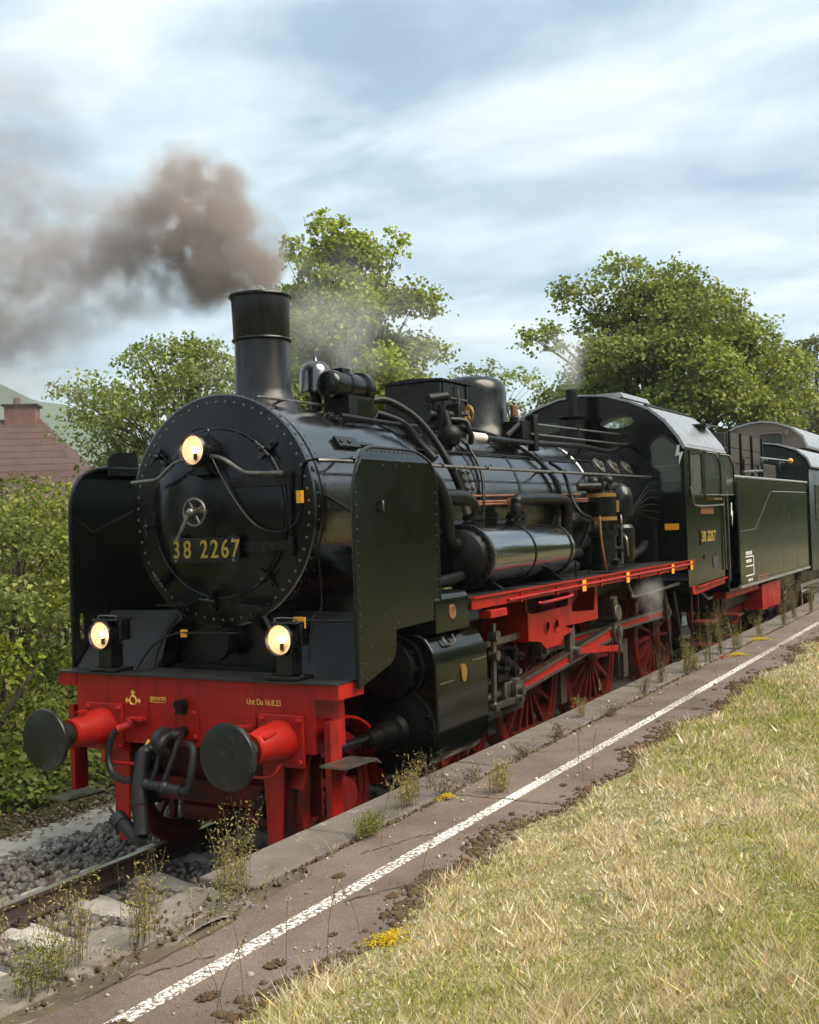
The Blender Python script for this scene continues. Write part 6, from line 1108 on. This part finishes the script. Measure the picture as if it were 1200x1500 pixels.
# ================================================================ smoke and steam
def vapour(name, label, bounds, puffs, colr, dens, nscale, thr, gain, stretch=(1, 1, 1), aniso=.2, step=1.0):
    """closed box of thin air whose volume is a sum of soft puffs torn up by noise; nothing is there beyond the puffs"""
    (x0, x1), (y0, y1), (z0, z1) = bounds
    m = bpy.data.materials.new(name); m.use_nodes = True; t = m.node_tree; ns = t.nodes; ns.clear(); lk = t.links.new
    out = ns.new('ShaderNodeOutputMaterial'); pv = ns.new('ShaderNodeVolumePrincipled'); pv.inputs['Color'].default_value = (*colr, 1); pv.inputs['Anisotropy'].default_value = aniso; lk(pv.outputs[0], out.inputs['Volume'])
    c = ns.new('ShaderNodeTexCoord'); src = c.outputs['Object']
    w0 = ns.new('ShaderNodeTexNoise'); w0.inputs['Scale'].default_value = nscale*.45; w0.inputs['Detail'].default_value = 2; lk(src, w0.inputs[0])
    wv = ns.new('ShaderNodeVectorMath'); wv.operation = 'MULTIPLY_ADD'; lk(w0.outputs['Color'], wv.inputs[0]); wv.inputs[1].default_value = (.55/nscale,)*3; lk(src, wv.inputs[2]); p = wv.outputs[0]
    acc = None
    for (x, y, z, rx, ry, rz, a) in puffs:
        mp_ = ns.new('ShaderNodeMapping'); mp_.vector_type = 'TEXTURE'; mp_.inputs['Location'].default_value = (x+.27/nscale, y+.27/nscale, z+.27/nscale); mp_.inputs['Scale'].default_value = (rx, ry, rz); lk(p, mp_.inputs[0])
        g = ns.new('ShaderNodeTexGradient'); g.gradient_type = 'SPHERICAL'; lk(mp_.outputs[0], g.inputs[0])
        q = ns.new('ShaderNodeMath'); q.operation = 'MULTIPLY'; lk(g.outputs['Fac'], q.inputs[0]); q.inputs[1].default_value = a; o = q.outputs[0]
        if acc is None: acc = o
        else:
            mm = ns.new('ShaderNodeMath'); mm.operation = 'ADD'; lk(acc, mm.inputs[0]); lk(o, mm.inputs[1]); acc = mm.outputs[0]
    n = ns.new('ShaderNodeTexNoise'); n.inputs['Scale'].default_value = nscale; n.inputs['Detail'].default_value = 5; n.inputs['Roughness'].default_value = .58; lk(src, n.inputs[0])
    mr = ns.new('ShaderNodeMapRange'); lk(n.outputs['Fac'], mr.inputs[0]); mr.inputs[1].default_value = thr; mr.inputs[2].default_value = thr+gain
    f = ns.new('ShaderNodeMath'); f.operation = 'MULTIPLY'; lk(acc, f.inputs[0]); lk(mr.outputs[0], f.inputs[1])
    d = ns.new('ShaderNodeMath'); d.operation = 'MULTIPLY'; lk(f.outputs[0], d.inputs[0]); d.inputs[1].default_value = dens; lk(d.outputs[0], pv.inputs['Density'])
    MAT[name] = m
    o = MB().box(x0, x1, y0, y1, z0, z1).build(name, m, None, 0); kind(o, 'stuff'); tag(o, label, 'smoke' if 'smoke' in name else 'steam'); return o
SM = [(-.10, 1.07, 4.72, .28, .27, .22, 9.0), (-.16, 1.06, 4.88, .40, .36, .32, 4.0), (-.28, 1.0, 4.98, .60, .5, .5, 3.2), (-.55, 1.0, 4.78, .5, .4, .36, 2.4), (-.62, .98, 5.30, .70, .55, .62, 2.8), (-.70, .98, 5.62, .5, .45, .42, 1.6), (-1.15, .95, 5.25, .65, .5, .62, 1.3), (-1.05, .95, 4.85, .6, .5, .45, .9), (-1.75, .9, 5.10, .9, .6, .8, .50), (-2.5, .85, 5.05, 1.1, .8, 1.0, .34), (-3.2, .8, 5.1, 1.2, .9, 1.3, .28), (-4.1, .75, 5.2, 1.4, 1.0, 1.6, .24), (-2.8, .8, 6.2, 1.0, .8, 1.1, .22), (-2.7, .8, 4.4, 1.1, .8, .9, .18)]
vapour('chimney_smoke', 'dark brown grey smoke drifting from the locomotive chimney', ((-5.6, .55), (-.4, 2.2), (3.55, 7.4)), SM, (.54, .485, .47), 6.2, 3.0, .40, .19)
vapour('boiler_steam', 'thin white steam drifting above the boiler behind the chimney', ((-2.6, .3), (2.4, 6.2), (3.95, 6.2)), [(-.7, 3.2, 4.85, 1.0, .8, .9, .7), (-1.4, 4.8, 5.0, .9, .8, .8, .8), (-.2, 2.9, 4.4, .7, .5, .6, .6), (-.6, 5.2, 4.8, .6, .7, .7, .8), (-1.9, 3.6, 4.6, .8, .8, .8, .5)], (.9, .9, .9), .9, 2.2, .44, .20)
vapour('valve_steam', 'wisp of white steam rising from the safety valve before the cab', ((-.6, .6), (7.6, 9.0), (4.42, 5.6)), [(0, 8.3, 4.6, .22, .25, .3, 1.2), (-.05, 8.3, 4.95, .42, .4, .45, 1)], (.9, .9, .9), 1.8, 2.6, .36, .3)
vapour('drain_steam', 'small puff of steam by the rear driving wheel', ((1.05, 1.75), (6.7, 7.9), (1.2, 1.85)), [(1.36, 7.25, 1.62, .22, .4, .26, 1.2), (1.36, 7.35, 1.42, .16, .26, .2, 1)], (.9, .9, .9), 4.0, 4.5, .38, .28)

# the air itself: an even thin haze round everything
hz = MB().box(-4150, 4150, -3150, 5150, -6, 262).build('haze', None, None, 0); kind(hz, 'stuff')
hm = bpy.data.materials.new('haze'); hm.use_nodes = True; t_ = hm.node_tree; t_.nodes.clear(); o_ = t_.nodes.new('ShaderNodeOutputMaterial'); v_ = t_.nodes.new('ShaderNodeVolumePrincipled'); v_.inputs['Color'].default_value = (.78, .88, .96, 1); v_.inputs['Density'].default_value = .00032; v_.inputs['Anisotropy'].default_value = 0
t_.links.new(v_.outputs[0], o_.inputs['Volume']); hz.data.materials.append(hm)
